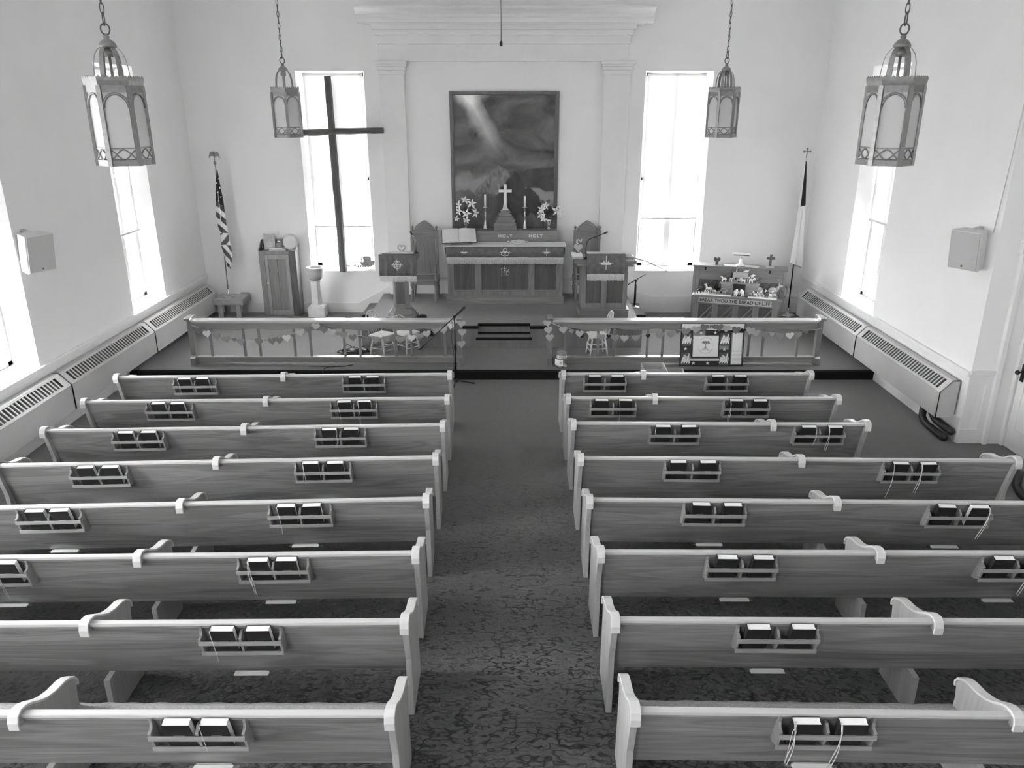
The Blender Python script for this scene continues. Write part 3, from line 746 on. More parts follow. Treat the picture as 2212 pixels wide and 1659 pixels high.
# ------------------------------------------------------------------ pendant lanterns
def make_lantern():
    t = thing('pendant_lantern', 'x', 'pendant light', (0,0,0), 0, 'hexagonal pendant lanterns')
    R = .192; H6 = [(R*math.cos(R_(60*k)), R*math.sin(R_(60*k))) for k in range(6)]
    def hexring(b, r0, z0, r1, z1, th=.008):
        for k in range(6):
            a0, a1 = R_(60*k), R_(60*k+60)
            p = [(r0*math.cos(a0), r0*math.sin(a0), z0), (r0*math.cos(a1), r0*math.sin(a1), z0), (r1*math.cos(a1), r1*math.sin(a1), z1), (r1*math.cos(a0), r1*math.sin(a0), z1)]
            q = [(x*(1-th/R), y*(1-th/R), z) for x, y, z in p]
            b.add(p+q, [(0,1,2,3),(7,6,5,4),(0,4,5,1),(1,5,6,2),(2,6,7,3),(3,7,4,0)])
    b = MB(); hexring(b, R, 0, R, .042); hexring(b, R*.985, .118, R*.985, .128)
    for k in range(6):                                        # interlaced tracery of the bottom band
        a0, a1 = R_(60*k), R_(60*k+60); A = Vector((R*math.cos(a0), R*math.sin(a0), 0))*.985; B = Vector((R*math.cos(a1), R*math.sin(a1), 0))*.985
        for s in (1, -1):
            pts = [A.lerp(B, .08+.84*u/12) + Vector((0,0,.08 + s*.034*math.sin(math.pi*(u/12*1.7-.35)))) for u in range(13)]
            b.tube(pts, .005, 5)
    b.build('bottom_band', M_lamp, t)
    c = MB()
    for x, y in H6:
        c.M = Matrix.Translation((x*.985, y*.985, 0)) @ Matrix.Rotation(math.atan2(y, x), 4, 'Z')
        c.box(-.008, .010, -.016, .016, .0, .545)
    c.M = Matrix(); c.build('corner_posts', M_lamp, t)
    a = MB()
    for k in range(6):                                        # arched head of each side
        a0, a1 = R_(60*k), R_(60*k+60); A = Vector((R*math.cos(a0), R*math.sin(a0), 0))*.985; B = Vector((R*math.cos(a1), R*math.sin(a1), 0))*.985
        pts = [A.lerp(B, .5 - .43*math.cos(math.pi*u/14)) + Vector((0,0,.395 + .095*math.sin(math.pi*u/14))) for u in range(15)]
        a.tube(pts, .010, 5, flat=.6)
    a.build('arches', M_lamp, t)
    r = MB(); hexring(r, R, .498, R, .545); hexring(r, R*1.0, .545, R*1.04, .575); hexring(r, R*1.04, .575, R*1.05, .590)
    for k in range(6):
        a0, a1 = R_(60*k), R_(60*k+60); A = Vector((math.cos(a0), math.sin(a0), 0))*R*1.046; B = Vector((math.cos(a1), math.sin(a1), 0))*R*1.046
        n = 7
        for i in range(n):
            p, q, m = A.lerp(B, i/n), A.lerp(B, (i+1)/n), A.lerp(B, (i+.5)/n); d = .97
            z = Vector((0,0,.590))
            vs = [p+z, p+z+Vector((0,0,.006)), m+z+Vector((0,0,.018)), q+z+Vector((0,0,.006)), q+z]
            vs += [Vector((v.x*d, v.y*d, v.z)) for v in vs]
            r.add(vs, [(0,4,3,2,1),(5,6,7,8,9)] + [(i, (i+1) % 5, 5+(i+1) % 5, 5+i) for i in range(5)])
    r.build('top_rim', M_lamp, t)
    g = MB()
    for k in range(6):
        (x0, y0), (x1, y1) = H6[k], H6[(k+1) % 6]; f = .95
        g.add([(x0*f, y0*f, .05), (x1*f, y1*f, .05), (x1*f, y1*f, .54), (x0*f, y0*f, .54), (x0*.94, y0*.94, .05), (x1*.94, y1*.94, .05), (x1*.94, y1*.94, .54), (x0*.94, y0*.94, .54)], [(0,1,2,3),(7,6,5,4)])
    g.build('glass_panes', M_lglass, t)
    s = MB()
    for k in range(6):                                        # flat straps of the crown
        an = R_(60*k); u = Vector((math.cos(an), math.sin(an), 0)); w = Vector((-u.y, u.x, 0))
        prof = [(.118,.575),(.114,.64),(.108,.70),(.095,.75),(.070,.785),(.040,.805)]
        vs = []
        for rr, z in prof:
            for sd in (-1, 1):
                for th in (0, .005): vs.append(u*(rr-th) + w*(.017*sd) + Vector((0,0,z)))
        fs = []
        for i in range(len(prof)-1):
            o = i*4
            fs += [(o, o+2, o+6, o+4), (o+1, o+5, o+7, o+3), (o, o+4, o+5, o+1), (o+2, o+3, o+7, o+6)]
        s.add(vs, fs, 0, False)
    s.build('crown_straps', M_lamp, t)
    f = MB(); f.lathe([(.058,.795),(.060,.805),(.050,.825),(.030,.845),(.016,.852),(.022,.866),(.010,.875),(.008,.885)], (0,0,0), 14)
    f.lathe([(.032,.735),(.034,.76),(.026,.80)], (0,0,0), 12); f.tube([(0,0,.74),(0,0,.50)], .009, 8); f.build('finial_cap', M_lamp, t)
    h = MB(); z = .878
    def link(z0, ln, w, r, ang):
        u = Vector((math.cos(ang), math.sin(ang), 0)); pts = []
        for k in range(12):
            q = 2*math.pi*k/12; pts.append(u*(w*math.cos(q)) + Vector((0, 0, z0 + ln/2 + (ln/2)*(math.sin(q)) )))
        h.tube(pts, r, 5, closed=True)
    link(.875, .075, .030, .006, .3); link(.935, .085, .022, .005, 1.9); z = 1.005; i = 0
    while z < ZC - 3.78:
        link(z, .078, .013, .0042, (.3, 1.87)[i % 2]); z += .066; i += 1
    h.build('chain', M_lampd, t)
    return t
lan0 = make_lantern(); km = kid_map()
for i, (x, y, z, rz, lab) in enumerate(((-2.835, 6.0, 3.775, 23.5, 'nearest hexagonal lantern on the left, above the left pews'), (-2.865, 10.6, 3.79, -14.8, 'far hexagonal lantern on the left, before the log cross'),
                                 (2.735, 6.0, 3.775, -22.5, 'nearest hexagonal lantern on the right, above the right pews'), (2.68, 10.6, 3.79, -2, 'far hexagonal lantern on the right, beside the window'))):
    o = lan0 if i == 0 else copy_tree(lan0, None, km)
    o.location = (x, y, z); o.rotation_euler = (0, 0, R_(rz)); o['label'] = lab
t = thing('ceiling_pull_cord', 'thin cord with dark bob hanging before the cornice', 'cord', (-.115, 9.0, 4.79))
b = MB(); b.tube([(0,0,.02), (0,0,ZC-4.79)], .0035, 5); b.build('cord', M_lampd, t)
b = MB(); b.lathe([(.004,.03),(.015,.012),(.016,-.012),(.006,-.025)], (0,0,0), 10); b.build('bob', M_blackp, t)

# ------------------------------------------------------------------ framed painting: a plain stormy landscape
def painting_mat():
    m = bpy.data.materials.new('painted_landscape'); m.use_nodes = True
    n, l = m.node_tree.nodes, m.node_tree.links
    p = n['Principled BSDF']; p.inputs['Roughness'].default_value = 0.55
    tc = n.new('ShaderNodeTexCoord'); sp = n.new('ShaderNodeSeparateXYZ'); l.new(tc.outputs['Generated'], sp.inputs[0])
    def mth(op, a, b=None, c=None, clamp=False):
        q = n.new('ShaderNodeMath'); q.operation = op; q.use_clamp = clamp
        for i, v in enumerate((a, b, c)):
            if v is None: continue
            if isinstance(v, (int, float)): q.inputs[i].default_value = v
            else: l.new(v, q.inputs[i])
        return q.outputs[0]
    X, Z = sp.outputs[0], sp.outputs[2]
    def noise(sx, sz, sc, det, off):
        v = n.new('ShaderNodeCombineXYZ'); l.new(mth('MULTIPLY_ADD', X, sx, off), v.inputs[0]); l.new(mth('MULTIPLY', Z, sz), v.inputs[2])
        t = n.new('ShaderNodeTexNoise'); t.inputs['Scale'].default_value = sc; t.inputs['Detail'].default_value = det; t.inputs['Distortion'].default_value = .7
        l.new(v.outputs[0], t.inputs['Vector']); return t.outputs['Fac']
    cl = noise(1.0, 2.2, 3.2, 5, 4.0)
    sky = mth('MULTIPLY_ADD', cl, .34, -.065)
    # shaft of light from the upper left: distance to the line (.18,1)-(.45,.62)
    d = mth('ABSOLUTE', mth('ADD', mth('MULTIPLY', mth('SUBTRACT', X, .16), .82), mth('MULTIPLY', mth('SUBTRACT', Z, .98), .57)))
    nz = noise(1, 1, 7, 4, 1.0)
    wd = mth('MULTIPLY_ADD', nz, .16, .015)
    beam = mth('SUBTRACT', 1.0, mth('DIVIDE', d, wd), clamp=True)
    fall = mth('MULTIPLY_ADD', Z, 2.2, -1.20, clamp=True)
    beam = mth('MULTIPLY', mth('MULTIPLY', beam, fall), .75)
    glow = mth('MULTIPLY', mth('SUBTRACT', 1.0, mth('DIVIDE', mth('ADD', mth('ABSOLUTE', mth('SUBTRACT', X, .16)), mth('MULTIPLY', mth('SUBTRACT', 1.0, Z), 1.6)), .24), clamp=True), .5)
    skyc = mth('ADD', mth('ADD', sky, beam), glow)
    def over(base, val, edge, soft=90.0):      # val where Z below edge
        f = mth('MULTIPLY', mth('SUBTRACT', edge, Z), soft, clamp=True)
        return mth('ADD', mth('MULTIPLY', base, mth('SUBTRACT', 1.0, f)), mth('MULTIPLY', val, f))
    def side(x0, k): return mth('MULTIPLY', mth('SUBTRACT', X, x0), k, clamp=True)     # 0 to 1 across x0
    def blend(base, val, f): return mth('ADD', mth('MULTIPLY', base, mth('SUBTRACT', 1.0, f)), mth('MULTIPLY', val, f))
    n1 = noise(1, .4, 5, 4, 9.0); n2 = noise(1, .5, 6, 4, 2.5); n3 = noise(1, .6, 7, 4, 6.0)
    mist = over(skyc, mth('MULTIPLY_ADD', noise(1, 2, 5, 4, 3.0), .22, .13), mth('MULTIPLY_ADD', n1, .16, .37), 22.0)
    a = blend(mist, skyc, side(.45, 6.0))
    hill = over(a, mth('MULTIPLY_ADD', noise(1, 1, 9, 5, 5.0), .10, .01), mth('ADD', mth('MULTIPLY_ADD', n2, .10, .36), mth('MULTIPLY', X, .08)))
    a = blend(a, hill, side(.52, 14.0))
    path = over(a, mth('MULTIPLY_ADD', noise(1, 3, 6, 3, 8.0), .14, .20), mth('SUBTRACT', mth('MULTIPLY_ADD', n1, .08, .36), mth('MULTIPLY', X, .08)))
    a = blend(a, path, side(.64, 20.0))
    # sunlit rocky knoll left of the middle, dark boulder slope to its right
    bx2 = mth('ABSOLUTE', mth('DIVIDE', mth('SUBTRACT', X, .44), .20)); peak2 = mth('MULTIPLY_ADD', bx2, -.17, .44)
    a = over(a, mth('MULTIPLY_ADD', noise(2, 1.4, 9, 5, 2.2), .48, -.08), mth('MULTIPLY_ADD', n3, .16, peak2), 60.0)
    bx = mth('ABSOLUTE', mth('DIVIDE', mth('SUBTRACT', X, .60), .34)); peak = mth('MULTIPLY_ADD', bx, -.24, .34)
    a = over(a, mth('MULTIPLY_ADD', noise(1, 1, 8, 5, 7.0), .10, -.005), mth('MULTIPLY_ADD', n2, .22, peak), 60.0)
    lf = over(a, mth('MULTIPLY_ADD', noise(1, 1, 7, 5, 11.0), .20, .0), mth('MULTIPLY_ADD', n1, .16, .22), 50.0)
    a = blend(lf, a, side(.34, 7.0))
    a = over(a, mth('MULTIPLY_ADD', noise(1, 1, 6, 5, 15.0), .20, .0), mth('MULTIPLY_ADD', n3, .16, .06), 50.0)
    c = n.new('ShaderNodeCombineColor')
    for i in range(3): l.new(a, c.inputs[i])
    l.new(c.outputs[0], p.inputs['Base Color'])
    return m
M_paint = painting_mat()
t = thing('framed_painting', 'large dark framed landscape painting with stormy sky above the altar', 'painting', (-.145, FW, 1.74))
W2, HH = 1.03, 2.68
b = MB(); b.box(-W2+.05, W2-.05, -.03, -.022, .05, HH-.05); b.build('canvas', M_paint, t)
M_frame = wood('picture_frame', 70, 104, 'z', contrast=.6)
b = MB()
b.box(-W2, -W2+.06, -.05, -.001, 0, HH); b.box(W2-.06, W2, -.05, -.001, 0, HH); b.box(-W2+.06, W2-.06, -.05, -.001, HH-.06, HH); b.box(-W2+.06, W2-.06, -.05, -.001, 0, .06)
b.box(-W2+.055, -W2+.075, -.04, -.002, .06, HH-.06); b.box(W2-.075, W2-.055, -.04, -.002, .06, HH-.06); b.box(-W2+.06, W2-.06, -.04, -.002, HH-.075, HH-.055)
b.build('frame', M_frame, t, bevel=.006)

# ------------------------------------------------------------------ helpers for the chancel pieces
def cross_emb(b, cx, cz, y, s, kind):
    def bar(x0, x1, z0, z1): b.box(cx+x0*s, cx+x1*s, y-.004, y, cz+z0*s, cz+z1*s)
    bar(-.05, .05, -1, 1); bar(-1, 1, -.05, .05)
    if kind == 'crown':
        pts = [(-.75,.05),(-.62,-.28),(.62,-.28),(.75,.05),(.45,-.05),(.35,.35),(.15,.0),(-.15,.0),(-.35,.35),(-.45,-.05)]
        b.prism([(cx+p[0]*s, cz+p[1]*s) for p in pts], 'y', y-.005, y-.001)
    if kind == 'tref':
        for ox, oz in ((0,.42),(-.38,-.30),(.38,-.30)):
            b.tube([(cx+(ox+.36*math.cos(q*math.pi/9))*s, y-.003, cz+(oz+.36*math.sin(q*math.pi/9))*s) for q in range(18)], .06*s, 5, closed=True)
    if kind == 'ring':
        b.tube([(cx+.66*s*math.cos(q*math.pi/10), y-.003, cz+.66*s*math.sin(q*math.pi/10)) for q in range(20)], .055*s, 5, closed=True)
        for p, q in (((-.55,-.35),(0,.7)),((0,.7),(.55,-.35)),((-.55,-.35),(.55,-.35)),((-.3,.0),(.3,.0))):
            b.tube([(cx+p[0]*s, y-.003, cz+p[1]*s), (cx+q[0]*s, y-.003, cz+q[1]*s)], .05*s, 5)
def drape(name, m, parent, x0, x1, z0, z1, y, amp, k, th=.006):
    b = MB(); n = 60; vs = []
    for i in range(n+1):
        u = i/n; x = x0 + (x1-x0)*u
        for z, a in ((z1, .15), (z1-(z1-z0)*.5, .6), (z0, 1.0)):
            dy = amp*a*(math.sin(u*k*6.28) + .5*math.sin(u*k*15.1+1.3))
            vs.append((x, y+dy, z + (.006*math.sin(u*20) if a == 1 else 0)))
    m0 = len(vs); vs += [(p[0], p[1]+th, p[2]) for p in vs]
    fs = []
    for i in range(n):
        for j in range(2):
            q = (i*3+j, i*3+j+1, i*3+j+4, i*3+j+3); fs += [q, tuple(m0+v for v in reversed(q))]
    for i in range(n): fs += [(i*3, i*3+3, m0+i*3+3, m0+i*3), (i*3+2, m0+i*3+2, m0+i*3+5, i*3+5)]
    fs += [(0, m0, m0+1, 1), (1, m0+1, m0+2, 2), (n*3, n*3+1, m0+n*3+1, m0+n*3), (n*3+1, n*3+2, m0+n*3+2, m0+n*3+1)]
    b.add(vs, fs, 0, True); return b.build(name, m, parent)
def fringe(name, parent, x0, x1, z0, z1, y):
    b = MB(); n = int((x1-x0)/.012); r = random.Random(5); w = (x1-x0)/n
    for i in range(n):
        x = x0 + w*i; dy = .004*math.sin(i*.7) + r.uniform(-.002, .002); dz = r.uniform(-.006, .006)
        b.add([(x+.001, y+dy-.004, z1), (x+w-.001, y+dy-.004, z1), (x+w*.8, y+dy-.005, z0+dz), (x+w*.2, y+dy-.005, z0+dz), (x+.001, y+dy+.003, z1), (x+w-.001, y+dy+.003, z1), (x+w*.8, y+dy+.002, z0+dz), (x+w*.2, y+dy+.002, z0+dz)],
              [(0,1,2,3),(7,6,5,4),(0,4,5,1),(1,5,6,2),(2,6,7,3),(3,7,4,0)])
    b.box(x0, x1, y-.008, y+.003, z1-.008, z1+.006)
    return b.build(name, M_fringe, parent)
def turned(b, c, h, r, seg=12):      # a turned leg of height h
    b.lathe([(r*.55,0),(r*.75,.03*h),(r*.55,.07*h),(r*.62,.12*h),(r*1.0,.50*h),(r*1.05,.62*h),(r*.6,.66*h),(r*.95,.70*h),(r*.95,.74*h),(r*.6,.77*h),(r*1.1,.82*h),(r*1.1,h)], c, seg)

# ------------------------------------------------------------------ altar table
TX0, TX1, TY = -1.26, 1.0, 14.86
t = thing('altar_table', 'carved oak altar table with three dark front panels', 'table', (-.13, TY, UZ))
o = (-.13, TY, UZ)
b = MB(); b.box(-1.13, 1.13, -.02, .37, 0, .135); b.box(-1.115, 1.115, -.005, .37, .135, .155)
b.build('plinth', M_dwood, t, bevel=.005)
b = MB(); b.box(-1.10, 1.10, .02, .36, .155, 1.10)
for x in (-1.10, -.57, .44, .98): b.box(x, x+.12, 0, .03, .155, 1.05)
b.box(-1.10, 1.10, .004, .03, .155, .25); b.box(-1.10, 1.10, .004, .03, .96, 1.05)
b.build('body', M_dwoodz, t, bevel=.004)
for i, (x0, x1) in enumerate(((-.98, -.57), (-.45, .44), (.56, .98))):
    b = MB(); b.box(x0+.0, x1-.0, .010, .019, .25, .96); p = b.build('front_panel', M_dpanel, t)
    b = MB(); b.box(x0, x1, .002, .012, .25, .265); b.build('panel_moulding', M_rwood, p)
    if i == 1:
        b = MB(); c = 0.0; z = 0.0
        b.box(-.085, -.073, .004, .0095, z-.10, z+.08); b.tube([(-.085,.007,z+.08),(-.095,.007,z+.06)], .005, 5); b.tube([(-.08,.007,z-.10),(-.095,.007,z-.09)], .005, 5)
        b.tube([(-.02,.007,z+.13),(-.025,.007,z+.02),(-.03,.007,z-.10)], .006, 5); b.tube([(-.045,.007,z+.075),(.03,.007,z+.085)], .005, 5)
        b.tube([(-.025,.007,z+.02),(.01,.007,z+.045),(.03,.007,z+.02),(.028,.007,z-.09)], .006, 5)
        b.tube([(.095,.007,z+.06),(.07,.007,z+.05),(.065,.007,z+.02),(.095,.007,z-.02),(.095,.007,z-.07),(.06,.007,z-.09)], .006, 5)
        mg = b.build('carved_monogram', M_emb, p); mg.scale = (.8, 1, .8); mg.location = (0, -.002, .615)
b = MB(); b.box(-1.13, 1.13, -.09, .375, 1.085, 1.12); b.build('table_top', M_dwood, t, bevel=.006)
t = thing('altar_cloth', 'white linen cloth with dark fringed frontal hanging over the altar table', 'altar cloth', (-.13, TY, UZ))
b = MB(); b.box(-1.135, 1.135, -.096, .36, 1.121, 1.128); b.box(-1.146, -1.136, -.07, .34, .93, 1.128); b.box(1.136, 1.146, -.07, .34, .93, 1.128)
b.build('linen_top', M_cloth, t, bevel=.002)
b = MB(); b.box(-1.14, 1.14, -.108, -.098, 1.06, 1.126); b.build('linen_edge', M_cloth, t, bevel=.002) if False else b.bm.free()
drape('frontal', M_ban, t, -1.105, 1.105, .905, 1.122, -.107, .0035, 5)
b = MB(); b.box(-1.12, 1.12, -.112, -.096, 1.117, 1.130); b.build('hem', M_cloth, t, bevel=.002)
fringe('fringe', t, -1.10, 1.10, .79, .905, -.106)
for x, k, s in ((-.77, 'crown', .075), (0.0, 'tref', .095), (.775, 'crown', .075)):
    b = MB(); cross_emb(b, x, 1.01, -.112, s, k); b.build('embroidered_emblem', M_emb, t)

# retable with steps
t = thing('altar_retable', 'oak retable lettered HOLY with stepped centre, behind the altar cloth', 'retable', (-.13, 15.25, UZ))
RT = 1.34
b = MB(); b.box(-1.0, 1.0, 0, .34, 0, RT); b.build('shelf_body', M_dwood, t, bevel=.004)
b = MB()
for i, (w, z0, z1) in enumerate(((.218, 0, .085), (.205, .085, .145), (.185, .145, .20), (.155, .20, .255), (.125, .255, .31), (.088, .31, .365))):
    b.box(-w, w, .02+.018*i, .32-.018*i, RT+z0, RT+z1-.012); b.box(-w-.006, w+.006, .012+.018*i, .32-.018*i, RT+z1-.014, RT+z1)
b.build('stepped_pedestal', M_dwood, t, bevel=.002)
for x, nm in ((-.72, 'HOLY'), (0.0, 'HOLY'), (.585, 'HOLY')):
    text_mesh('carved_word', nm, .085, M_emb, t, (x, -.002, 1.235), (R_(90), 0, 0), .004, 1.0, 'CENTER', .0015, 1.35)
# on the retable
rz = UZ + RT
t = thing('altar_cross', 'white standing cross on top of the stepped pedestal', 'cross', (-.13, 15.41, rz+.366))
b = MB(); b.prism([(-.07,0),(.07,0),(.066,.022),(.05,.03),(.032,.115),(-.032,.115),(-.05,.03),(-.066,.022)], 'y', -.05, .05); b.build('foot', M_brass, t, bevel=.003)
b = MB(); b.box(-.028, .028, -.014, .014, .115, .48); b.box(-.125, .125, -.0145, .0145, .335, .385); b.build('cross', M_white, t, bevel=.003)
for x, hgt, lab, cz in ((-.515, .0, 'brass candlestick with white candle, left of the altar cross', .23), (.245, -.02, 'brass candlestick with white candle, right of the altar cross', .20)):
    t = thing('candlestick', lab, 'candlestick', (x, 15.40, rz), 0, 'altar candlesticks')
    b = MB(); b.lathe([(.058,0),(.06,.018),(.045,.025),(.042,.045),(.026,.10),(.019,.16),(.017,.24),(.026,.25),(.026,.262),(.017,.272),(.015,.40),(.022,.405),(.06,.412),(.062,.424),(.02,.43)], (0,0,0), 16); b.build('stem', M_brass, t)
    b = MB(); b.lathe([(.019,.43),(.0185,.43+cz),(.006,.435+cz)], (0,0,0), 12); c = b.build('candle', M_page, t)
    b = MB(); b.tube([(0,0,.43+cz),(.002,0,.45+cz)], .0025, 5); b.build('wick', M_blackp, c)
def lily_mb(c, d, r, rnd):
    b = MB(); d = Vector(d).normalized(); u = d.orthogonal().normalized(); w = d.cross(u); c = Vector(c)
    n = 5
    for k in range(n):
        a = 2*math.pi*k/n + rnd.uniform(-.2, .2); e = u*math.cos(a) + w*math.sin(a); s = d.cross(e)
        L = r*rnd.uniform(.85, 1.15)
        P = [c, c+e*L*.45+d*L*.25+s*L*.22, c+e*L*.45+d*L*.30-s*L*.22, c+e*L+d*L*.10, c+e*L*.45+d*L*.16]
        b.add([P[0], P[1], P[3], P[2], P[4]], [(0,1,4),(1,2,4),(2,3,4),(3,0,4)], 0, True)
    return b
def vase(loc, lab, seed, flowers, mirror=1):
    rnd = random.Random(seed)
    t = thing('flower_vase', lab, 'vase of flowers', loc, 0, 'altar flower vases')
    b = MB(); b.lathe([(.052,0),(.055,.015),(.03,.028),(.018,.05),(.024,.065),(.03,.09),(.045,.15),(.06,.20),(.055,.20),(.03,.10)], (0,0,0), 14); b.build('vase', M_brass, t)
    f = MB()
    for i in range(70):
        a = rnd.uniform(0, 6.28); h = rnd.uniform(.20, .52); rr = rnd.uniform(.02, .17)*(1.1-abs(h-.36)*1.6)
        c = Vector((rr*math.cos(a), rr*math.sin(a)*.6, h)); d = Vector((math.cos(a), math.sin(a)*.6, rnd.uniform(-.4, .8))).normalized(); s = d.cross(Vector((0,0,1))).normalized()
        L = rnd.uniform(.06, .11); f.add([c-d*L*.2, c+d*L*.4+s*L*.28, c+d*L, c+d*L*.4-s*L*.28], [(0,1,2),(0,2,3)])
    for i in range(8):
        a = rnd.uniform(0, 6.28); f.tube([(0,0,.15), (.05*math.cos(a), .04*math.sin(a), .28), (.12*math.cos(a), .08*math.sin(a), .42)], .003, 4)
    lf = f.build('foliage', M_leaf, t); lf['kind'] = 'stuff'
    for (x, y, z, dx, dz, r) in flowers:
        lily_mb((x*mirror, y, z), (dx*mirror, -1, dz), r, rnd).build('lily', M_petal, t)
vase((-.89, 15.40, rz), 'brass vase of white lilies at the left end of the retable', 3, ((.02,-.12,.32,.0,.1,.10),(.12,-.10,.50,.3,.3,.11),(.0,-.08,.56,-.1,.7,.09),(-.12,-.10,.47,-.5,.2,.09),(-.12,-.12,.36,-.6,0,.08),(.18,-.08,.33,.8,.0,.10),(.02,-.13,.20,0,-.2,.08),(-.17,-.08,.22,-.4,-.2,.07)))
vase((.705, 15.40, rz), 'brass vase of drooping white lilies at the right end of the retable', 8, ((-.13,-.10,.40,-.5,.1,.10),(-.15,-.12,.30,-.5,-.2,.10),(-.10,-.10,.22,-.3,-.5,.09),(.14,-.10,.36,.4,.0,.11),(.22,-.06,.40,.8,.1,.09),(.24,-.05,.30,.6,-.4,.09),(-.06,-.12,.46,-.3,.4,.08)))
# on the table
t = thing('open_bible', 'large open bible resting on a closed book on the altar', 'book', (-.98, 14.99, UZ+1.129), R_(2))
b = MB(); b.prism([(-.17,0),(.17,0),(.17,.035),(-.17,.035)], 'y', -.10, .14); b.M = Matrix(); lb = b.build('support_book', M_dwood, t, bevel=.003)
b = MB(); b.M = Matrix.Translation((-.01,-.15,.045)) @ Matrix.Rotation(R_(26), 4, 'X') @ Matrix.Rotation(R_(3), 4, 'Z')
b.box(-.33, .33, 0, .43, -.008, 0); b.build('cover', M_blackp, t, bevel=.002)
b = MB(); b.M = Matrix.Translation((-.01,-.15,.045)) @ Matrix.Rotation(R_(26), 4, 'X') @ Matrix.Rotation(R_(3), 4, 'Z')
for s in (-1, 1):
    pr = [(0,.001),(0,.012),(s*.03,.034),(s*.10,.038),(s*.20,.030),(s*.315,.016),(s*.32,.001)]
    b.prism(pr, 'y', .008, .42)
    for k in range(2):
        x0, x1 = s*(.04+.13*k), s*(.15+.13*k)
b.build('pages', M_paper2, t)
t = thing('offering_plate', 'shallow pale offering dish with two handles on the altar cloth', 'dish', (.11, 14.96, UZ+1.129))
b = MB(); b.lathe([(.06,0),(.10,.02),(.145,.05),(.15,.056),(.14,.055),(.09,.03),(.02,.022)], (0,0,0), 20); b.build('dish', M_stone, t)
for s in (-1, 1):
    b = MB(); b.ball((s*.175, 0, .045), (.03,.02,.02)); b.build('handle', M_brass, t)
b = MB()
for i in range(9): b.ball((.09*math.cos(i*.7)*(i % 3)/2.0, .09*math.sin(i*.7)*(i % 3)/2.0, .055), (.035,.03,.018), 0, 8)
b.build('bread', M_paper2, t)

# ------------------------------------------------------------------ throne chairs
def throne(lab, loc):
    t = thing('throne_chair', lab, 'chair', loc, 0, 'tall clergy chairs')
    for x in (-.23, .23):
        for y in (.0, .42):
            b = MB(); turned(b, (x, y, 0), .40, .034); b.build('leg', M_dwoodz, t)
    b = MB(); b.box(-.27, .27, -.04, .46, .40, .445); b.box(-.25, .25, -.02, .44, .345, .40); b.build('seat', M_dwood, t, bevel=.006)
    b = MB(); b.box(-.20, .20, .425, .445, .47, 1.22); b.build('back_panel', M_dwoodz, t)
    b = MB(); b.box(-.21, .21, .405, .45, 1.215, 1.25)
    arc = [(-.20,1.25),(-.195,1.29),(-.16,1.36),(-.10,1.42),(-.03,1.465),(0,1.485),(.03,1.465),(.10,1.42),(.16,1.36),(.195,1.29),(.20,1.25)]
    b.strip(arc, .028, 'y', .405, .45); b.build('crest_frame', M_dwood, t, bevel=.003)
    b = MB(); b.prism([(p[0]*.98, p[1]-.004) for p in arc], 'y', .422, .440); b.build('crest_panel', M_ltwood if False else M_dwood, t)
    for x in (-.235, .235):
        b = MB(); b.box(x-.026, x+.026, .40, .45, .445, 1.16); b.box(x-.035, x+.035, .39, .46, 1.16, 1.19); b.box(x-.028, x+.028, .395, .455, 1.19, 1.31); b.box(x-.036, x+.036, .388, .462, 1.31, 1.325)
        p = b.build('back_post', M_dwoodz, t, bevel=.003)
        b = MB(); b.lathe([(.02,1.325),(.012,1.34),(.024,1.355),(.030,1.375),(.024,1.395),(.008,1.405)], (x,.425,0), 12); b.build('post_finial', M_dwoodz, p)
        b = MB(); b.box(x-.03, x+.03, .0, .42, .68, .715); b.lathe([(.022,.445),(.016,.50),(.024,.58),(.016,.64),(.024,.68)], (x,.02,0), 10); b.build('armrest', M_dwood, t, bevel=.002)
    return t
throne('tall oak chair with pointed arched back, left of the altar', (-1.70, 14.98, UZ))
throne('tall oak chair with pointed arched back behind the pulpit', (1.46, 14.98, UZ))

# ------------------------------------------------------------------ lectern
t = thing('lectern', 'oak pedestal lectern with octagonal stepped foot, left of the altar', 'lectern', (-1.985, 13.86, UZ))
b = MB()
def octo(b, r, z0, z1, r2=None, q=.55):
    r2 = r if r2 is None else r2
    def ring(r, z): c = r*q; return [(-r,-c,z),(-c,-r,z),(c,-r,z),(r,-c,z),(r,c,z),(c,r,z),(-c,r,z),(-r,c,z)]
    b.add(ring(r, z0)+ring(r2, z1), [tuple(range(7,-1,-1)), tuple(range(8,16))] + [(i, (i+1) % 8, 8+(i+1) % 8, 8+i) for i in range(8)])
octo(b, .275, 0, .045); octo(b, .255, .045, .075, .235); octo(b, .235, .075, .10); octo(b, .22, .10, .16, .165); octo(b, .165, .16, .19)
b.build('stepped_foot', M_dwood, t, bevel=.003)
b = MB(); octo(b, .128, .19, 1.02, .128, .75); b.build('column', M_dwoodz, t, bevel=.004)
b = MB(); b.box(-.075, .075, -.134, -.126, .27, .95); b.build('column_panel', M_dpanel, t, bevel=.003)
b = MB(); b.box(-.30, .30, -.24, .22, 1.02, 1.06)
b.add([(-.33,-.26,1.06),(.33,-.26,1.06),(.33,.26,1.06),(-.33,.26,1.06),(-.33,-.26,1.175),(.33,-.26,1.175),(.33,.26,1.11),(-.33,.26,1.11)], [(0,3,2,1),(4,5,6,7),(0,1,5,4),(1,2,6,5),(2,3,7,6),(3,0,4,7)])
b.build('desk', M_dwood, t, bevel=.004)
t = thing('lectern_hanging', 'fringed dark hanging with ringed emblem over the lectern front', 'banner', (-1.985, 13.86, UZ))
drape('cloth', M_ban, t, -.325, .325, .80, 1.175, -.275, .010, 3)
b = MB(); b.box(-.325, .325, -.275, .10, 1.215, 1.220); b.build('top_fold', M_ban, t) if False else b.bm.free()
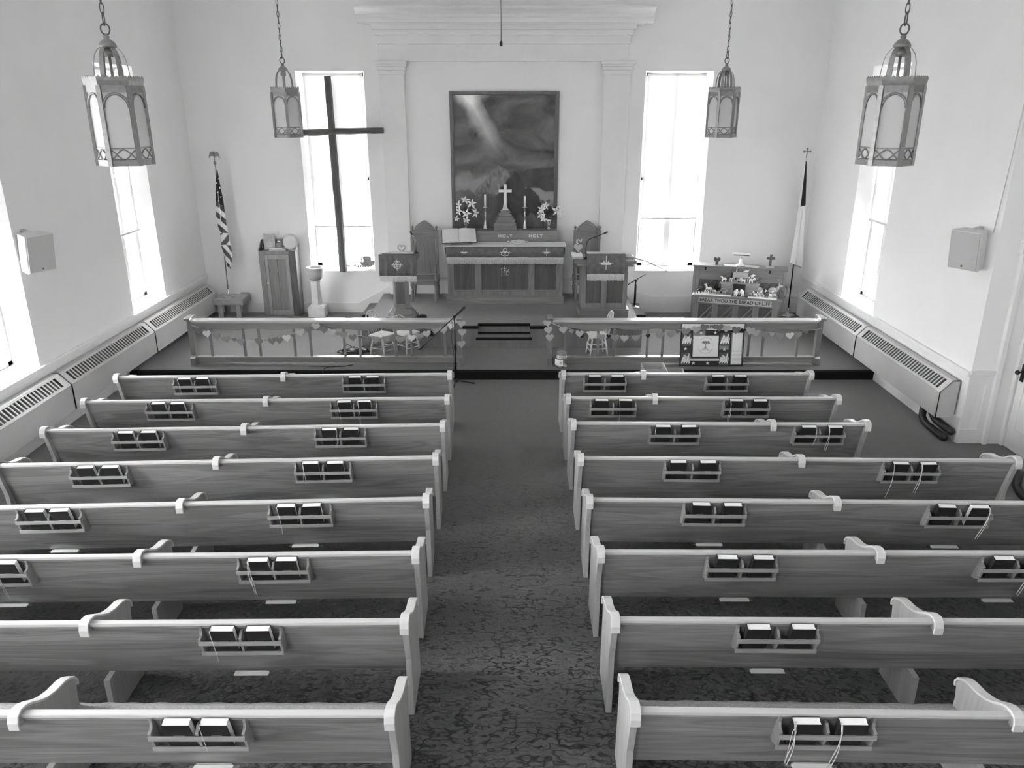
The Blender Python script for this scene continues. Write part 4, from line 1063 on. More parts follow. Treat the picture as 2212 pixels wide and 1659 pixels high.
fringe('fringe', t, -.32, .32, .70, .80, -.28)
b = MB(); cross_emb(b, -.01, 1.0, -.292, .10, 'ring'); b.build('embroidered_emblem', M_emb, t)
t = thing('open_book', 'open book lying on the slanted lectern desk', 'book', (-1.98, 13.86, UZ+1.146)); t.rotation_euler = (R_(-7), 0, 0)
b = MB(); b.box(-.27, .27, -.16, .17, 0, .006); b.build('cover', M_blackp, t)
b = MB()
for s in (-1, 1): b.prism([(0,.007),(0,.018),(s*.05,.035),(s*.24,.022),(s*.255,.007)], 'y', -.15, .16)
b.build('pages', M_paper2, t)
def heart_pts(s, n=18):
    P = []
    for i in range(n):
        a = 2*math.pi*i/n
        P.append((s*16*math.sin(a)**3/34, s*(13*math.cos(a)-5*math.cos(2*a)-2*math.cos(3*a)-math.cos(4*a))/34))
    return P
t = thing('heart_ornament', 'pale open heart ornament standing on the lectern', 'ornament', (-1.97, 14.05, UZ+1.122))
b = MB(); b.tube([(p[0], 0, p[1]+.085) for p in heart_pts(.15)], .014, 6, closed=True); b.box(-.05, .05, -.02, .02, 0, .018); b.build('heart_outline', M_card, t)
def gooseneck(lab, loc, pts, base, clr):
    t = thing('gooseneck_microphone', lab, 'microphone', loc)
    b = MB(); b.box(-base, base, -base*.7, base*.7, 0, .03); b.build('base', M_blackp, t, bevel=.006)
    b = MB(); b.tube(pts, .008, 7); b.build('stem', clr, t)
    b = MB(); e, d = Vector(pts[-1]), (Vector(pts[-1])-Vector(pts[-2])).normalized(); b.tube([e, e+d*.02, e+d*.07], [.012,.017,.014], 8); b.build('capsule', M_blackp, t)
gooseneck('gooseneck microphone at the right side of the lectern desk', (-1.70, 13.93, UZ+1.13), [(0,0,.03),(0,0,.23),(-.01,0,.27),(-.05,-.03,.34)], .04, M_chrome)

# ------------------------------------------------------------------ pulpit
t = thing('pulpit', 'broad oak pulpit with two dark front panels, right of the altar', 'pulpit', (1.65, 13.86, UZ))
b = MB(); b.box(-.44, .44, -.09, .60, 0, .135); b.box(-.445, .445, -.10, .60, .135, .16); b.build('plinth', M_dwood, t, bevel=.005)
b = MB()
for x in (-.41, -.055, .33): b.box(x, x+(.08 if x != -.055 else .10), -.025, 0, .16, .93)
b.box(-.41, .41, -.022, 0, .16, .255); b.box(-.41, .41, -.022, 0, .86, .93)
b.box(-.41, -.38, 0, .50, .16, .93); b.box(.38, .41, 0, .50, .16, .93); b.box(-.38, .38, .0, .012, .16, .93)
b.build('body', M_dwoodz, t, bevel=.004)
for x0, x1 in ((-.33, -.055), (.045, .33)):
    b = MB(); b.box(x0, x1, -.012, -.001, .255, .86); b.build('front_panel', M_dpanel, t)
b = MB(); b.box(-.50, .50, -.09, .52, .93, .985); b.box(-.54, .54, -.12, .54, .985, 1.04); b.build('cornice_top', M_dwood, t, bevel=.008)
b = MB(); b.prism([(-.10,1.04),(.34,1.04),(.34,1.085),(-.05,1.165),(-.10,1.165)], 'x', -.30, .34); b.build('reading_desk', M_dwood, t, bevel=.006)
t = thing('pulpit_hanging', 'fringed dark hanging with crown and cross over the pulpit front', 'banner', (1.65, 13.86, UZ))
drape('cloth', M_ban, t, -.335, .335, .80, 1.17, -.140, .006, 2.5)
b = MB(); b.box(-.335, .335, -.14, .02, 1.168, 1.176); b.build('top_hem', M_fringe, t)
fringe('fringe', t, -.33, .33, .695, .80, -.142)
b = MB(); cross_emb(b, -.0, 1.01, -.152, .125, 'crown'); b.build('embroidered_emblem', M_emb, t)
gooseneck('long black gooseneck microphone at the left side of the pulpit', (1.31, 13.92, UZ+1.04), [(0,0,.03),(0,0,.22),(.015,0,.30),(.05,-.01,.35),(.14,-.03,.39),(.30,-.06,.46)], .035, M_blackm)
for i, (z, w, lab, mm) in enumerate(((0, .11, 'lower pale book at the left end of the pulpit top', M_card), (.046, .10, 'upper white book at the left end of the pulpit top', M_page))):
    t = thing('book', lab, 'book', (1.165-.01*i, 13.99, UZ+1.041+z), R_(4*i))
    b = MB(); b.box(-w*.85, w*.85, -.12, .10, 0, .045); b.box(-w*.85-.004, -w*.85+.002, -.12, .10, -.0, .045); b.build('book_block', mm, t, bevel=.004)
t = thing('heart_candle_stand', 'pale heart shaped stand with curled figure on the pulpit books', 'ornament', (1.175, 13.99, UZ+1.133))
b = MB(); b.prism([(p[0], p[1]+.10) for p in heart_pts(.17)], 'y', -.006, .006); b.build('heart', M_card, t)
b = MB(); b.lathe([(.035,0),(.036,.012),(.014,.02),(.014,.10)], (0,.01,0), 10); b.build('stand', M_dwood, t)
b = MB(); b.tube([(-.005,0,.16),(-.03,0,.20),(.0,0,.24),(.03,0,.22),(.02,0,.19),(.05,0,.20),(.06,0,.25)], .010, 6); b.build('curled_figure', M_white, t)
t = thing('slim_pole', 'slim pale pole lying over the right corner of the pulpit top', 'pole', (2.13, 14.0, UZ+1.052))  # plain tapered pole, purpose left open
b = MB(); b.tube([(-.12,.0,.005),(.05,0,-.005),(.30,0,-.08),(.68,0,-.26)], [.018,.014,.012,.007], 8); b.build('pole', M_card, t)
t = thing('small_microphone_stand', 'short microphone stand with boom on the right side step', 'microphone stand', (2.45, 15.36, .365))
b = MB(); b.lathe([(.12,0),(.115,.02),(.04,.035),(.02,.05)], (0,0,0), 16); b.build('base', M_chrome, t)
b = MB(); b.tube([(0,0,.04),(0,0,.46)], .022, 8); b.tube([(0,0,.46),(0,0,.54)], .013, 8); b.ball((0,0,.54), .03); b.build('post', M_blackm, t)
b = MB(); b.tube([(-.19,0,.43),(.19,0,.67)], .009, 6); b.build('boom', M_blackm, t)
t = thing('floor_monitor', 'small black wedge on the dais carpet beside the lectern foot', 'speaker', (-1.62, 13.78, UZ))
b = MB(); b.lathe([(.09,0),(.088,.03),(.065,.055),(.02,.065)], (0,0,0), 16); b.build('housing', M_blackp, t)

# ------------------------------------------------------------------ communion rails with heart garlands
RY = 12.32
def altar_rail(lab, x0, x1, spindles):
    t = thing('altar_rail', lab, 'railing', ((x0+x1)/2, RY, .17), 0, 'communion rails')
    cx = (x0+x1)/2; a, c = x0-cx, x1-cx
    for x in (a+.045, c-.045):
        b = MB(); b.prism([(-.05,0),(.05,0),(.05,.74),(.075,.79),(.06,.80),(-.06,.80),(-.075,.79),(-.05,.74)], 'x', x-.04, x+.04)
        p = b.build('end_post', M_rwoodz, t, bevel=.004)
        b = MB(); b.prism([(-.11,0),(-.05,0),(-.05,.16),(-.07,.14),(-.11,.12)], 'x', x-.042, x+.042); b.build('foot', M_rwoodz, p, bevel=.003)
        b = MB(); b.prism([(.11,0),(.05,0),(.05,.16),(.07,.14),(.11,.12)], 'x', x-.042, x+.042); b.build('foot', M_rwoodz, p, bevel=.003)
        b = MB(); b.prism([(-.13,.76),(.13,.76),(.135,.79),(.10,.805),(-.10,.805),(-.135,.79)], 'x', x-.045, x+.045); b.build('post_cap', M_rwood, p, bevel=.004)
    b = MB(); b.box(a+.08, c-.08, -.085, .085, .725, .752); b.prism([(-.055,.725),(.055,.725),(.035,.69),(-.035,.69)], 'x', a+.08, c-.08); b.build('top_rail', M_railtop, t, bevel=.005)
    n = 120; top = []; pts = []
    for i in range(n+1):
        x = a+.085 + (c-a-.17)*i/n
        pts.append((x, .572 + .018*abs(math.sin(x*4.6)) + .012*math.sin(x*9.2)))
    b = MB(); b.prism([(a+.085, .69)] + pts + [(c-.085, .69)], 'y', -.012, .012); b.build('scalloped_apron', M_rwood, t)
    b = MB(); b.box(a+.08, c-.08, -.02, .02, .02, .105); b.box(a+.08, c-.08, -.045, .045, .105, .128); b.build('bottom_rail', M_rwood, t, bevel=.004)
    for x in spindles:
        b = MB(); b.box(x-cx-.02, x-cx+.02, -.015, .015, .128, .60); b.build('spindle', M_rwoodz, t, bevel=.003)
    return t
altar_rail('oak communion rail left of the centre steps', -5.24, -.80, (-4.90,-4.36,-4.11,-3.54,-3.28,-2.73,-2.48,-1.89,-1.64,-1.09))
altar_rail('oak communion rail right of the centre steps', .57, 5.02, (.87,1.40,1.66,2.205,2.455,3.06,3.30,3.858,4.085,4.651))
def garland(lab, hearts, knots, y0):
    t = thing('heart_garland', lab, 'garland', (hearts[len(hearts)//2][0], y0, .17), 0, 'paper heart garlands')
    L = Vector(t.location); b = MB()
    b.tube([Vector((x, y0, z)) - L for x, z in knots], .004, 5); b.build('string', M_twine, t)
    r = random.Random(4)
    for i, (x, z, s, g) in enumerate(hearts):
        b = MB(); y = -.006 - .004*(i % 3)
        b.M = Matrix.Translation(Vector((x, y0+y, z)) - L) @ Matrix.Rotation(r.uniform(-.22, .22), 4, 'Y')
        b.prism(heart_pts(s), 'y', -.0015, .0015); b.build('paper_heart', HG[g], t)
def kn(h): return [(x, z+.03) for x, z, s, g in h]
D, S_ = .145, .085
hl = [(-5.032,.776,D,'d'),(-4.906,.714,D,'w'),(-4.748,.667,D,'m'),(-4.611,.621,D,'m'),(-4.478,.615,S_,'d'),(-4.378,.585,D,'m'),(-4.215,.565,D,'l'),(-4.084,.582,D,'d'),(-3.97,.60,.05,'m'),(-3.873,.59,D,'d'),(-3.752,.605,D,'d'),(-3.628,.644,D,'w'),(-3.528,.683,S_,'d'),(-3.404,.729,D,'l'),(-3.265,.783,D,'d'),(-3.148,.837,D,'l'),(-3.019,.783,D,'d'),(-2.895,.745,D,'l'),(-2.80,.71,S_,'m'),(-2.712,.691,D,'m'),(-2.566,.652,D,'d'),(-2.446,.652,S_,'r'),(-2.328,.621,D,'d'),(-2.201,.621,D,'m'),(-2.037,.613,D,'m'),(-1.91,.63,D,'d'),(-1.80,.621,.17,'m'),(-1.62,.644,D,'w'),(-1.48,.675,D,'m'),(-1.37,.715,D,'l'),(-1.22,.76,D,'m'),(-1.10,.775,D,'l'),(-.98,.845,.13,'w'),(-.811,.881,.15,'l'),(-.80,.737,.145,'l'),(-.818,.543,.145,'l')]
hr = [(.567,.889,D,'l'),(.584,.777,D,'l'),(.608,.653,D,'l'),(.823,.777,D,'l'),(.958,.754,S_,'m'),(1.087,.715,D,'l'),(1.29,.686,.16,'w'),(1.434,.661,D,'m'),(1.554,.671,S_,'k'),(1.667,.645,D,'m'),(1.81,.637,D,'l'),(1.997,.645,D,'m'),(2.191,.676,S_,'k'),(2.378,.684,D,'m'),(2.549,.707,D,'m'),(2.66,.746,S_,'d'),(2.79,.754,.17,'m'),(2.95,.785,D,'l'),(3.09,.817,.15,'d'),(3.23,.835,S_,'d'),(3.32,.819,.15,'d'),(3.44,.798,.15,'l'),(3.60,.778,.15,'d'),(3.71,.77,S_,'k'),(3.83,.762,.16,'l'),(3.92,.725,D,'l'),(4.06,.707,D,'m'),(4.18,.700,S_,'l'),(4.32,.676,.16,'m'),(4.47,.684,D,'w'),(4.60,.692,D,'m'),(4.73,.733,S_,'d')]
garland('paper heart garland strung along the left communion rail', hl, [(-5.15,.86)] + kn(hl[:33]) + [(-.82,.93),(-.81,.90),(-.80,.76),(-.815,.56)], RY-.105)
garland('paper heart garland strung along the right communion rail', hr, [(.607,.67),(.585,.79),(.57,.92),(.60,.90)] + kn(hr[3:]) + [(4.90,.78),(4.97,.80)], RY-.105)

# ------------------------------------------------------------------ things on and before the platform
t = thing('poster_board', 'display board with tree picture and stars leaning on the right rail', 'poster', (3.24, 12.19, .172)); t.rotation_euler = (R_(-7), 0, 0)
W, Hh = .515, .70
b = MB(); b.box(-W, W, 0, .012, 0, Hh); b.build('board', M_blackp, t)
b = MB(); b.box(-W+.01, W-.01, -.004, 0, Hh-.11, Hh-.01); hd = b.build('header_strip', M_page, t)
b = MB(); b.tube([(.03+.028*math.cos(q*.63), -.006, Hh-.06+.028*math.sin(q*.63)) for q in range(10)], .008, 5, closed=True); b.box(-.06, -.03, -.007, -.004, Hh-.085, Hh-.035); b.box(.33, .43, -.007, -.004, Hh-.135, Hh-.118); b.build('header_letters', HG['m'], hd)
b = MB(); b.box(-W+.01, .29, -.004, 0, .01, Hh-.11); b.build('dark_sheet', mat('poster_dark', 52, .7), t)
b = MB(); b.box(-.32, -.12, -.006, -.004, .35, Hh-.12); b.box(.12, .27, -.006, -.004, .27, .35); b.build('grey_patches', HG['m'], t)
b = MB(); b.box(-.31, .10, -.009, -.004, .155, .50); pc = b.build('tree_picture', M_page, t)
b = MB(); cx, cz = -.105, .34
for k in range(9): b.ball((cx-.05+.0125*k, -.010, cz+.05+.012*math.sin(k*2.1)), (.017,.001,.013), 0, 6)
b.box(cx-.005, cx+.005, -.0105, -.009, cz-.03, cz+.05)
for k in range(9): b.tube([(cx, -.010, cz-.02), (cx+(k-4)*.012, -.010, cz-.055-.01*(k % 3)), (cx+(k-4)*.019, -.010, cz-.075-.012*(k % 2))], .0016, 4)
for a0, a1 in ((35, 145), (205, 335)): b.tube([(cx+.125*math.cos(R_(a)), -.010, cz+.0+.13*math.sin(R_(a))) for a in range(a0, a1, 8)], .0022, 4)
b.build('tree_drawing', HG['m'], pc)
b = MB(); b.box(-.35, .13, -.008, -.004, .085, .125); b.build('text_strip', M_paper2, t)
b = MB(); b.box(.31, .495, -.006, -.001, .02, Hh-.145); ls = b.build('list_backing', HG['m'], t)
b = MB(); b.box(.325, .48, -.009, -.006, .03, Hh-.16); sh = b.build('list_sheet', M_page, ls)
b = MB()
for k in range(24): b.box(.335, .47, -.0098, -.009, .045+k*.021, .0475+k*.021)
b.build('list_lines', mat('faint_ink', 180, .8), sh)
for i, (x, z) in enumerate(((-.42,.43),(.20,.43),(-.42,.11),(.20,.11))):
    b = MB(); b.box(x-.075, x+.075, -.007, -.004, z-.10, z+.11); q = b.build('photo_tile', HG['r'], t)
    f = MB(); r = random.Random(i)
    for k in range(7):
        px, pz = x-.06+.02*k, z-.07+.02*(k % 2)
        f.prism([(px-.012, pz), (px+.012, pz+.01), (px+.02, pz+.10+.02*(k % 3)), (px+.008, pz+.11+.02*(k % 3))], 'y', -.0085, -.007)
    f.build('pale_shapes', M_page, q)
for (x, z) in ((-.19,.545),(.04,.545),(-.43,.285),(.20,.275),(-.29,.045),(-.06,.045)):
    b = MB(); b.prism([((.030 if k % 2 == 0 else .013)*math.sin(k*math.pi/5)+x, (.030 if k % 2 == 0 else .013)*math.cos(k*math.pi/5)+z) for k in range(10)], 'y', -.010, -.006); b.build('star', M_page, t)

t = thing('glass_jar', 'big glass jar with white label at the right of the centre opening', 'jar', (.80, 12.13, .172))
b = MB(); b.lathe([(.02,.004),(.09,.0),(.103,.02),(.105,.16),(.098,.19),(.082,.215),(.080,.225),(.084,.235),(.084,.262),(.079,.265),(.079,.232),(.076,.216),(.094,.188),(.101,.16),(.099,.022),(.085,.006)], (0,0,0), 28); b.build('jar_body', M_jar, t)
for z in (.218, .238): 
    b = MB(); b.tube([(.084*math.cos(q*.2618), .084*math.sin(q*.2618), z) for q in range(24)], .004, 5, closed=True); b.build('thread_ridge', M_jar, t)
b = MB(); n = 14; vs = []
for i in range(n+1):
    a = R_(188 + 92*i/n)
    for z in (.055, .155): vs.append((.1065*math.cos(a), .1065*math.sin(a), z))
b.add(vs, [(2*i, 2*i+2, 2*i+3, 2*i+1) for i in range(n)], 0, True); lb = b.build('label', M_page, t)
b = MB(); a = R_(262); b.ball((.107*math.cos(a), .107*math.sin(a), .105), (.008,.002,.008), 0, 8); b.build('label_dot', M_blackp, lb)
b = MB(); r = random.Random(2)
for k in range(16): 
    a = r.uniform(0, 6.28); q = r.uniform(0, .07); b.ball((q*math.cos(a), q*math.sin(a), .012+r.uniform(0, .03)), (.028,.02,.010), 0, 8)
c = b.build('folded_notes', M_page, t); c['kind'] = 'stuff'

def carton(lab, loc, w, d, h, rz):
    t = thing('cardboard_box', lab, 'box', loc, rz, 'open cartons before the platform')
    b = MB(); th = .006
    b.box(-w, w, -d, d, 0, th); b.box(-w, -w+th, -d, d, 0, h); b.box(w-th, w, -d, d, 0, h); b.box(-w, w, -d, -d+th, 0, h); b.box(-w, w, d-th, d, 0, h); b.build('carton', M_card, t)
    b = MB(); b.add([(w-th,-d,h),(w-th,d,h),(w+.03,d,h+.0),(w+.05,-d,h-.07)], [(0,1,2,3)]); b.add([(w,-d,h-.002),(w,d,h-.002),(w+.03,d,h-.004),(w+.05,-d,h-.074)], [(3,2,1,0)]); b.build('flap', M_card, t)
carton('taller open cardboard box behind the front right pew', (2.19, 11.62, 0.002), .165, .16, .36, 0)
carton('lower open cardboard box behind the front right pew', (2.52, 11.64, 0.002), .135, .15, .27, R_(-3))

t = thing('microphone_stand', 'black boom microphone stand at the head of the aisle', 'microphone stand', (-.885, 11.75, 0))
b = MB(); b.tube([(0,0,.06),(0,0,.62)], .013, 8); b.tube([(0,0,.60),(0,0,1.10)], .0095, 8); b.lathe([(.018,.58),(.021,.60),(.021,.65),(.016,.67)], (0,0,0), 10); b.build('pole', M_blackm, t)
b = MB(); b.lathe([(.012,.04),(.028,.05),(.028,.10),(.014,.11)], (0,0,0), 10); b.build('hub', M_blackp, t)
for a in (8, 128, 262):
    b = MB(); u = (math.cos(R_(a)), math.sin(R_(a))); b.tube([(0,0,.075), (u[0]*.27, u[1]*.33, .016)], .009, 6)
    l = b.build('leg', M_blackm, t); f = MB(); f.tube([(u[0]*.26, u[1]*.315, .018), (u[0]*.30, u[1]*.36, .012)], .013, 6); f.build('rubber_foot', M_blackp, l)
b = MB(); A, B2 = Vector((-.55,-.13,.62)), Vector((.06,.03,1.16)); b.tube([A, B2], .008, 7); b.tube([A, A.lerp(B2, .12)], .014, 7); b.ball((0,0,1.11), .026); b.tube([(0,-.03,1.11),(0,.05,1.11)], .013, 7); b.build('boom_arm', M_blackm, t)
b = MB(); d = (B2-A).normalized(); b.tube([B2-d*.08, B2+d*.10], [.012,.020], 10); b.ball(B2+d*.125, .027); b.build('microphone', M_blackp, t)
b = MB(); b.tube([B2-d*.08, (-.03,-.02,1.02), (-.05,-.03,.8), (-.02,-.02,.5), (-.03,-.01,.3), (-.02,.02,.08)], .004, 5); b.build('cable', M_blackp, t)

def windsor(lab, loc, rz, paint, h=.34, bh=1.0):
    t = thing('small_chair', lab, 'chair', loc, rz, 'small spindle backed chairs')
    for x, y in ((-.12,-.12),(.12,-.12),(-.12,.12),(.12,.12)):
        b = MB(); b.tube([(x*1.25, y*1.25, 0), (x*1.1, y*1.1, h*.5), (x*.85, y*.85, h)], [.011,.015,.011], 8); b.build('leg', paint, t)
    b = MB()
    for z in (.10, .19): b.tube([(-.14,-.14,z),(.14,-.14,z)], .008, 6); b.tube([(-.14,.14,z),(.14,.14,z)], .008, 6)
    b.tube([(-.14,-.14,.14),(-.14,.14,.14)], .008, 6); b.tube([(.14,-.14,.14),(.14,.14,.14)], .008, 6); b.build('stretchers', paint, t)
    b = MB(); b.prism([(-.17,-.15),(.17,-.15),(.185,-.05),(.165,.16),(-.165,.16),(-.185,-.05)], 'z', h, h+.028); b.build('seat', paint, t, bevel=.008)
    b = MB(); arc = [(x, y, h + z*bh) for x, y, z in ((-.155,.14,.02),(-.165,.18,.2),(-.13,.22,.36),(-.06,.24,.43),(.06,.24,.43),(.13,.22,.36),(.165,.18,.2),(.155,.14,.02))]
    b.tube(arc, .011, 7); b.build('hoop_back', paint, t)
    for k in range(5):
        x = -.10+.05*k; b = MB(); b.tube([(x*.9,.145,h+.02),(x*1.05,.235,h+(.42-abs(x)*.6)*bh)], .006, 6); b.build('spindle', paint, t)
windsor('small natural wood spindle chair behind the left rail, beside the cables', (-2.19, 12.80, .172), R_(58), M_pine, .34, .92)
windsor('small spindle chair with white seat behind the left rail, further back', (-1.80, 12.98, .172), R_(48), M_offw, .33, .62)
windsor('small pale spindle chair behind the right rail, nearest the jar', (1.44, 12.80, .172), R_(-82), M_offw, .34, .95)
t = thing('outlet_box', 'small black outlet box on the dais panelling behind the right rail chair', 'outlet', (1.20, 13.18, .172))
b = MB(); b.box(-.04, .04, -.03, .028, .20, .30); b.build('box', M_blackp, t)
t = thing('panel_fitting', 'black wedge shaped vent on the dais panelling behind the left rail', 'fitting', (-1.43, 13.20, .172))  # plain black wedge fixed to the panelling
b = MB(); b.prism([(-.08,.22),(.08,.22),(.04,.31),(-.02,.31)], 'y', -.03, .026); b.build('block', M_blackp, t)
b = MB(); r = random.Random(9); pts = []
for k in range(60): pts.append((-2.72 + .30*math.sin(k*.9)*(.5+.5*r.random()), 12.9+.22*math.cos(k*1.3)*r.random(), .182 + .03*r.random() + (.12 if k % 17 == 5 else 0)))
b.tube(pts, .007, 5); tag(b.build('coiled_cable', M_blackp), 'tangled black cable on the platform behind the left rail', 'cable')
b = MB(); b.tube([(-2.60,12.22,.18),(-2.72,12.15,.18),(-2.9,12.13,.18),(-3.3,12.15,.18)], .007, 5); b.tube([(-2.95,12.13,.18),(-3.02,12.02,.182),(-3.03,11.965,.17),(-3.03,11.955,.01)], .006, 5); tag(b.build('loose_cable', M_blackp), 'black cable crossing the platform edge in front of the left rail', 'cable')

# ------------------------------------------------------------------ left corner: bench, flag, cupboard, font, log cross
t = thing('plank_bench', 'rough pine plank bench under the flagpole in the left corner', 'bench', (-5.60, 15.36, .172))
for x, y in ((-.19,-.12),(.17,-.12),(-.19,.24),(.17,.24)):
    b = MB(); b.box(x-.045, x+.045, y-.02, y+.02, 0, .33); b.build('leg', M_pinez, t, bevel=.003)
b = MB(); b.box(-.29, .25, -.17, .30, .355, .39); b.box(-.29, .25, -.17, -.14, .27, .355); b.box(-.29, .25, .27, .30, .27, .355); b.build('top', M_pine, t, bevel=.004)
b = MB(); b.box(.10, .27, .30, .335, .27, .42); b.box(.252, .285, -.17, .335, .26, .395); b.build('end_plank', M_pine, t, bevel=.004)
def pole_parts(t, h, base_r, m):
    b = MB(); b.lathe([(base_r,0),(base_r,.012),(base_r*.5,.03),(.035,.05),(.024,.07),(.022,.12),(.014,.15)], (0,0,0), 20); b.build('base', M_brass, t)
    b = MB(); b.tube([(0,0,.05),(0,0,h)], .013, 8); b.build('pole', m, t)
def flagmesh(name, t, left, right, colour, mats, depth=.05, folds=3.0):
    # left / right: (x, z) outlines from top to bottom in the flag's own frame
    def at(P, u):
        k = u*(len(P)-1); i = min(int(k), len(P)-2); f = k-i
        return (P[i][0]*(1-f)+P[i+1][0]*f, P[i][1]*(1-f)+P[i+1][1]*f)
    nu, nv = 44, 150; b = MB(); idx = []; vs = []
    for j in range(nv+1):
        u = j/nv; l, r_ = at(left, u), at(right, u)
        for i in range(nu+1):
            v = i/nu; w = (r_[0]-l[0])
            vs.append((l[0]+w*v, -.02 - depth*u*.6*math.sin(v*folds*3.1416) - .012*math.sin(v*11+u*4)*min(1, w*6), l[1]*(1-v)+r_[1]*v))
    for j in range(nv):
        for i in range(nu):
            p = j*(nu+1)+i; x = sum(vs[q][0] for q in (p, p+1, p+nu+1, p+nu+2))/4; z = sum(vs[q][2] for q in (p, p+1, p+nu+1, p+nu+2))/4
            idx.append(colour(x, z, i/nu, j/nv))
    bm = b.bm; V = [bm.verts.new(p) for p in vs]
    k = 0
    for j in range(nv):
        for i in range(nu):
            p = j*(nu+1)+i; f = bm.faces.new((V[p], V[p+1], V[p+nu+2], V[p+nu+1])); f.material_index = idx[k]; f.smooth = True; k += 1
    return b.build(name, mats, t)
M_fdark = mat('flag_dark', 34, .75); M_fmid = mat('flag_mid', 84, .75); M_fwhite = mat('flag_white', 240, .8)
bx, by, bz = -5.66, 15.42, .172+.39
t = thing('striped_flag', 'national flag with stars and stripes draped on a pole with eagle finial, left corner', 'flag', (bx, by, bz+.001))
t.rotation_euler = (0, R_(1.1), 0)
pole_parts(t, 2.56, .13, M_brass)
b = MB(); b.ball((0,0,2.58), .03); b.tube([(0,0,2.6),(0,0,2.68)], .008, 6); b.ball((0,0,2.72), (.022,.022,.05)); b.ball((0,-.012,2.775), .018); b.tube([(0,-.02,2.775),(0,-.045,2.768)], [.007,.002], 5)
for s in (-1, 1): b.prism([(0,2.75),(s*.04,2.79),(s*.075,2.775),(s*.10,2.70),(s*.105,2.66),(s*.075,2.70),(s*.03,2.70)], 'y', -.006, .006)
b.build('eagle_finial', M_lamp, t, bevel=.002)
def us(x, z, v, u):
    q = z + bz + .95*(x)                       # diagonal stripes
    if z+bz > 2.02:
        if q > 2.40: 
            a, c = (x*1.0)/.052, (z)/.085
            fa, fc = a - round(a), c - round(c)
            if (round(a)+round(c)) % 2 == 0 and (fa*.052)**2+(fc*.085)**2 < .013**2: return 2
            return 0
        return 2 if int(q/.115) % 2 == 1 else 1
    if z+bz > 1.83: return 2 if int(q/.115) % 2 == 1 else 1
    if z+bz > 1.60:
        q2 = z+bz - 1.1*x; return 2 if int((q2+.02)/.13) % 2 == 1 else 1
    q3 = z+bz + 1.4*x; return 2 if int(q3/.12) % 2 == 1 else 1
ul = [(-5.583,3.03),(-5.640,2.725),(-5.685,2.35),(-5.70,2.10),(-5.690,1.95),(-5.66,1.86),(-5.665,1.70),(-5.67,1.53),(-5.644,1.40),(-5.624,1.26),(-5.60,1.18)]
ur = [(-5.572,3.03),(-5.553,2.725),(-5.531,2.45),(-5.524,2.20),(-5.524,2.02),(-5.508,1.86),(-5.502,1.70),(-5.48,1.55),(-5.475,1.40),(-5.52,1.24),(-5.545,1.13)]
ul = [(x-bx-.02*(z-bz), z-bz) for x, z in ul]; ur = [(x-bx-.02*(z-bz), z-bz) for x, z in ur]
flagmesh('flag_cloth', t, ul, ur, us, [M_fdark, M_fmid, M_fwhite])
fx, fy, fz = 5.56, 15.45, .172
t = thing('church_flag', 'white flag with dark canton on a pole topped by a cross, right corner', 'flag', (fx, fy, fz+.001))
pole_parts(t, 2.99, .15, M_blackm)
b = MB(); b.tube([(0,0,2.97),(0,0,3.06)], .011, 8); b.build('ferrule', M_white, t)
b = MB(); b.box(-.009, .009, -.006, .006, 3.06, 3.22); b.box(-.055, .055, -.006, .006, 3.165, 3.183)
for x, z in ((0,3.225),(-.06,3.174),(.06,3.174)): b.prism([(x-.022,z),(x,z-.022),(x+.022,z),(x,z+.022)], 'y', -.008, .008)
b.build('cross_finial', M_lamp, t)
cl = [(5.448,3.17),(5.436,2.811),(5.426,2.376),(5.417,1.844),(5.390,1.299),(5.388,1.234)]; cr = [(5.478,3.17),(5.515,2.811),(5.551,2.376),(5.58,1.844),(5.619,1.299),(5.62,1.132)]
SH_ = 5.478-fx+.0
cl = [(x-5.470, z-fz) for x, z in cl]; cr = [(x-5.470, z-fz) for x, z in cr]
flagmesh('flag_cloth', t, cl, cr, lambda x, z, v, u: 0 if (z+fz > 2.33+.25*(x) and v > .28) else (1 if u > .965 else 2), [M_fdark, mat('flag_fringe', 150, .8), M_fwhite], .06, 2.2)

t = thing('storage_cupboard', 'narrow rustic wooden cupboard with one door, left of the log cross', 'cupboard', (-4.605, 15.41, .172))
b = MB(); b.box(-.36, .36, .0, .27, .0, 1.31)
b.build('carcass', M_cup, t, bevel=.003)
b = MB(); b.box(-.36, -.255, -.022, -.001, 0, 1.31); b.box(-.255, .235, -.022, -.001, 1.24, 1.31); b.build('face_frame', M_cup, t, bevel=.002)
b = MB(); b.box(.235, .36, -.022, -.001, 0, 1.31); b.build('dark_stile', M_dpanel, t, bevel=.002)['label'] = 'darker right stile'  # right stile takes a darker wood tone than the face frame
b = MB(); b.prism([(-.37,1.311),(.37,1.311),(.37,1.36),(.36,1.48),(.33,1.50),(-.33,1.50),(-.36,1.48),(-.37,1.36)], 'y', .24, .27)
for s in (-1, 1): b.prism([(.0,1.311),(.24,1.311),(.24,1.48),(.18,1.45),(.08,1.36),(0,1.34)], 'x', s*.36-.01, s*.36+.01)
b.build('gallery_back', M_cup, t, bevel=.003)
b = MB(); b.box(-.25, -.185, -.030, -.003, .03, 1.235); b.box(.165, .23, -.030, -.003, .03, 1.235); b.box(-.185, .165, -.030, -.003, 1.15, 1.235); b.box(-.185, .165, -.030, -.003, .03, .13)
d = b.build('door', M_cupl, t, bevel=.003)
b = MB(); b.box(-.185, -.012, -.018, -.006, .13, 1.15); b.box(-.008, .165, -.018, -.006, .13, 1.15); b.build('door_boards', M_cup, d)
b = MB(); b.lathe([(.008,0),(.01,.012),(.02,.02),(.021,.03),(.012,.036)], (0,0,0), 12); k = b.build('knob', M_white, d); k.location = (-.215, -.030, .68); k.rotation_euler = (R_(90), 0, 0)
ctop = .172 + 1.312
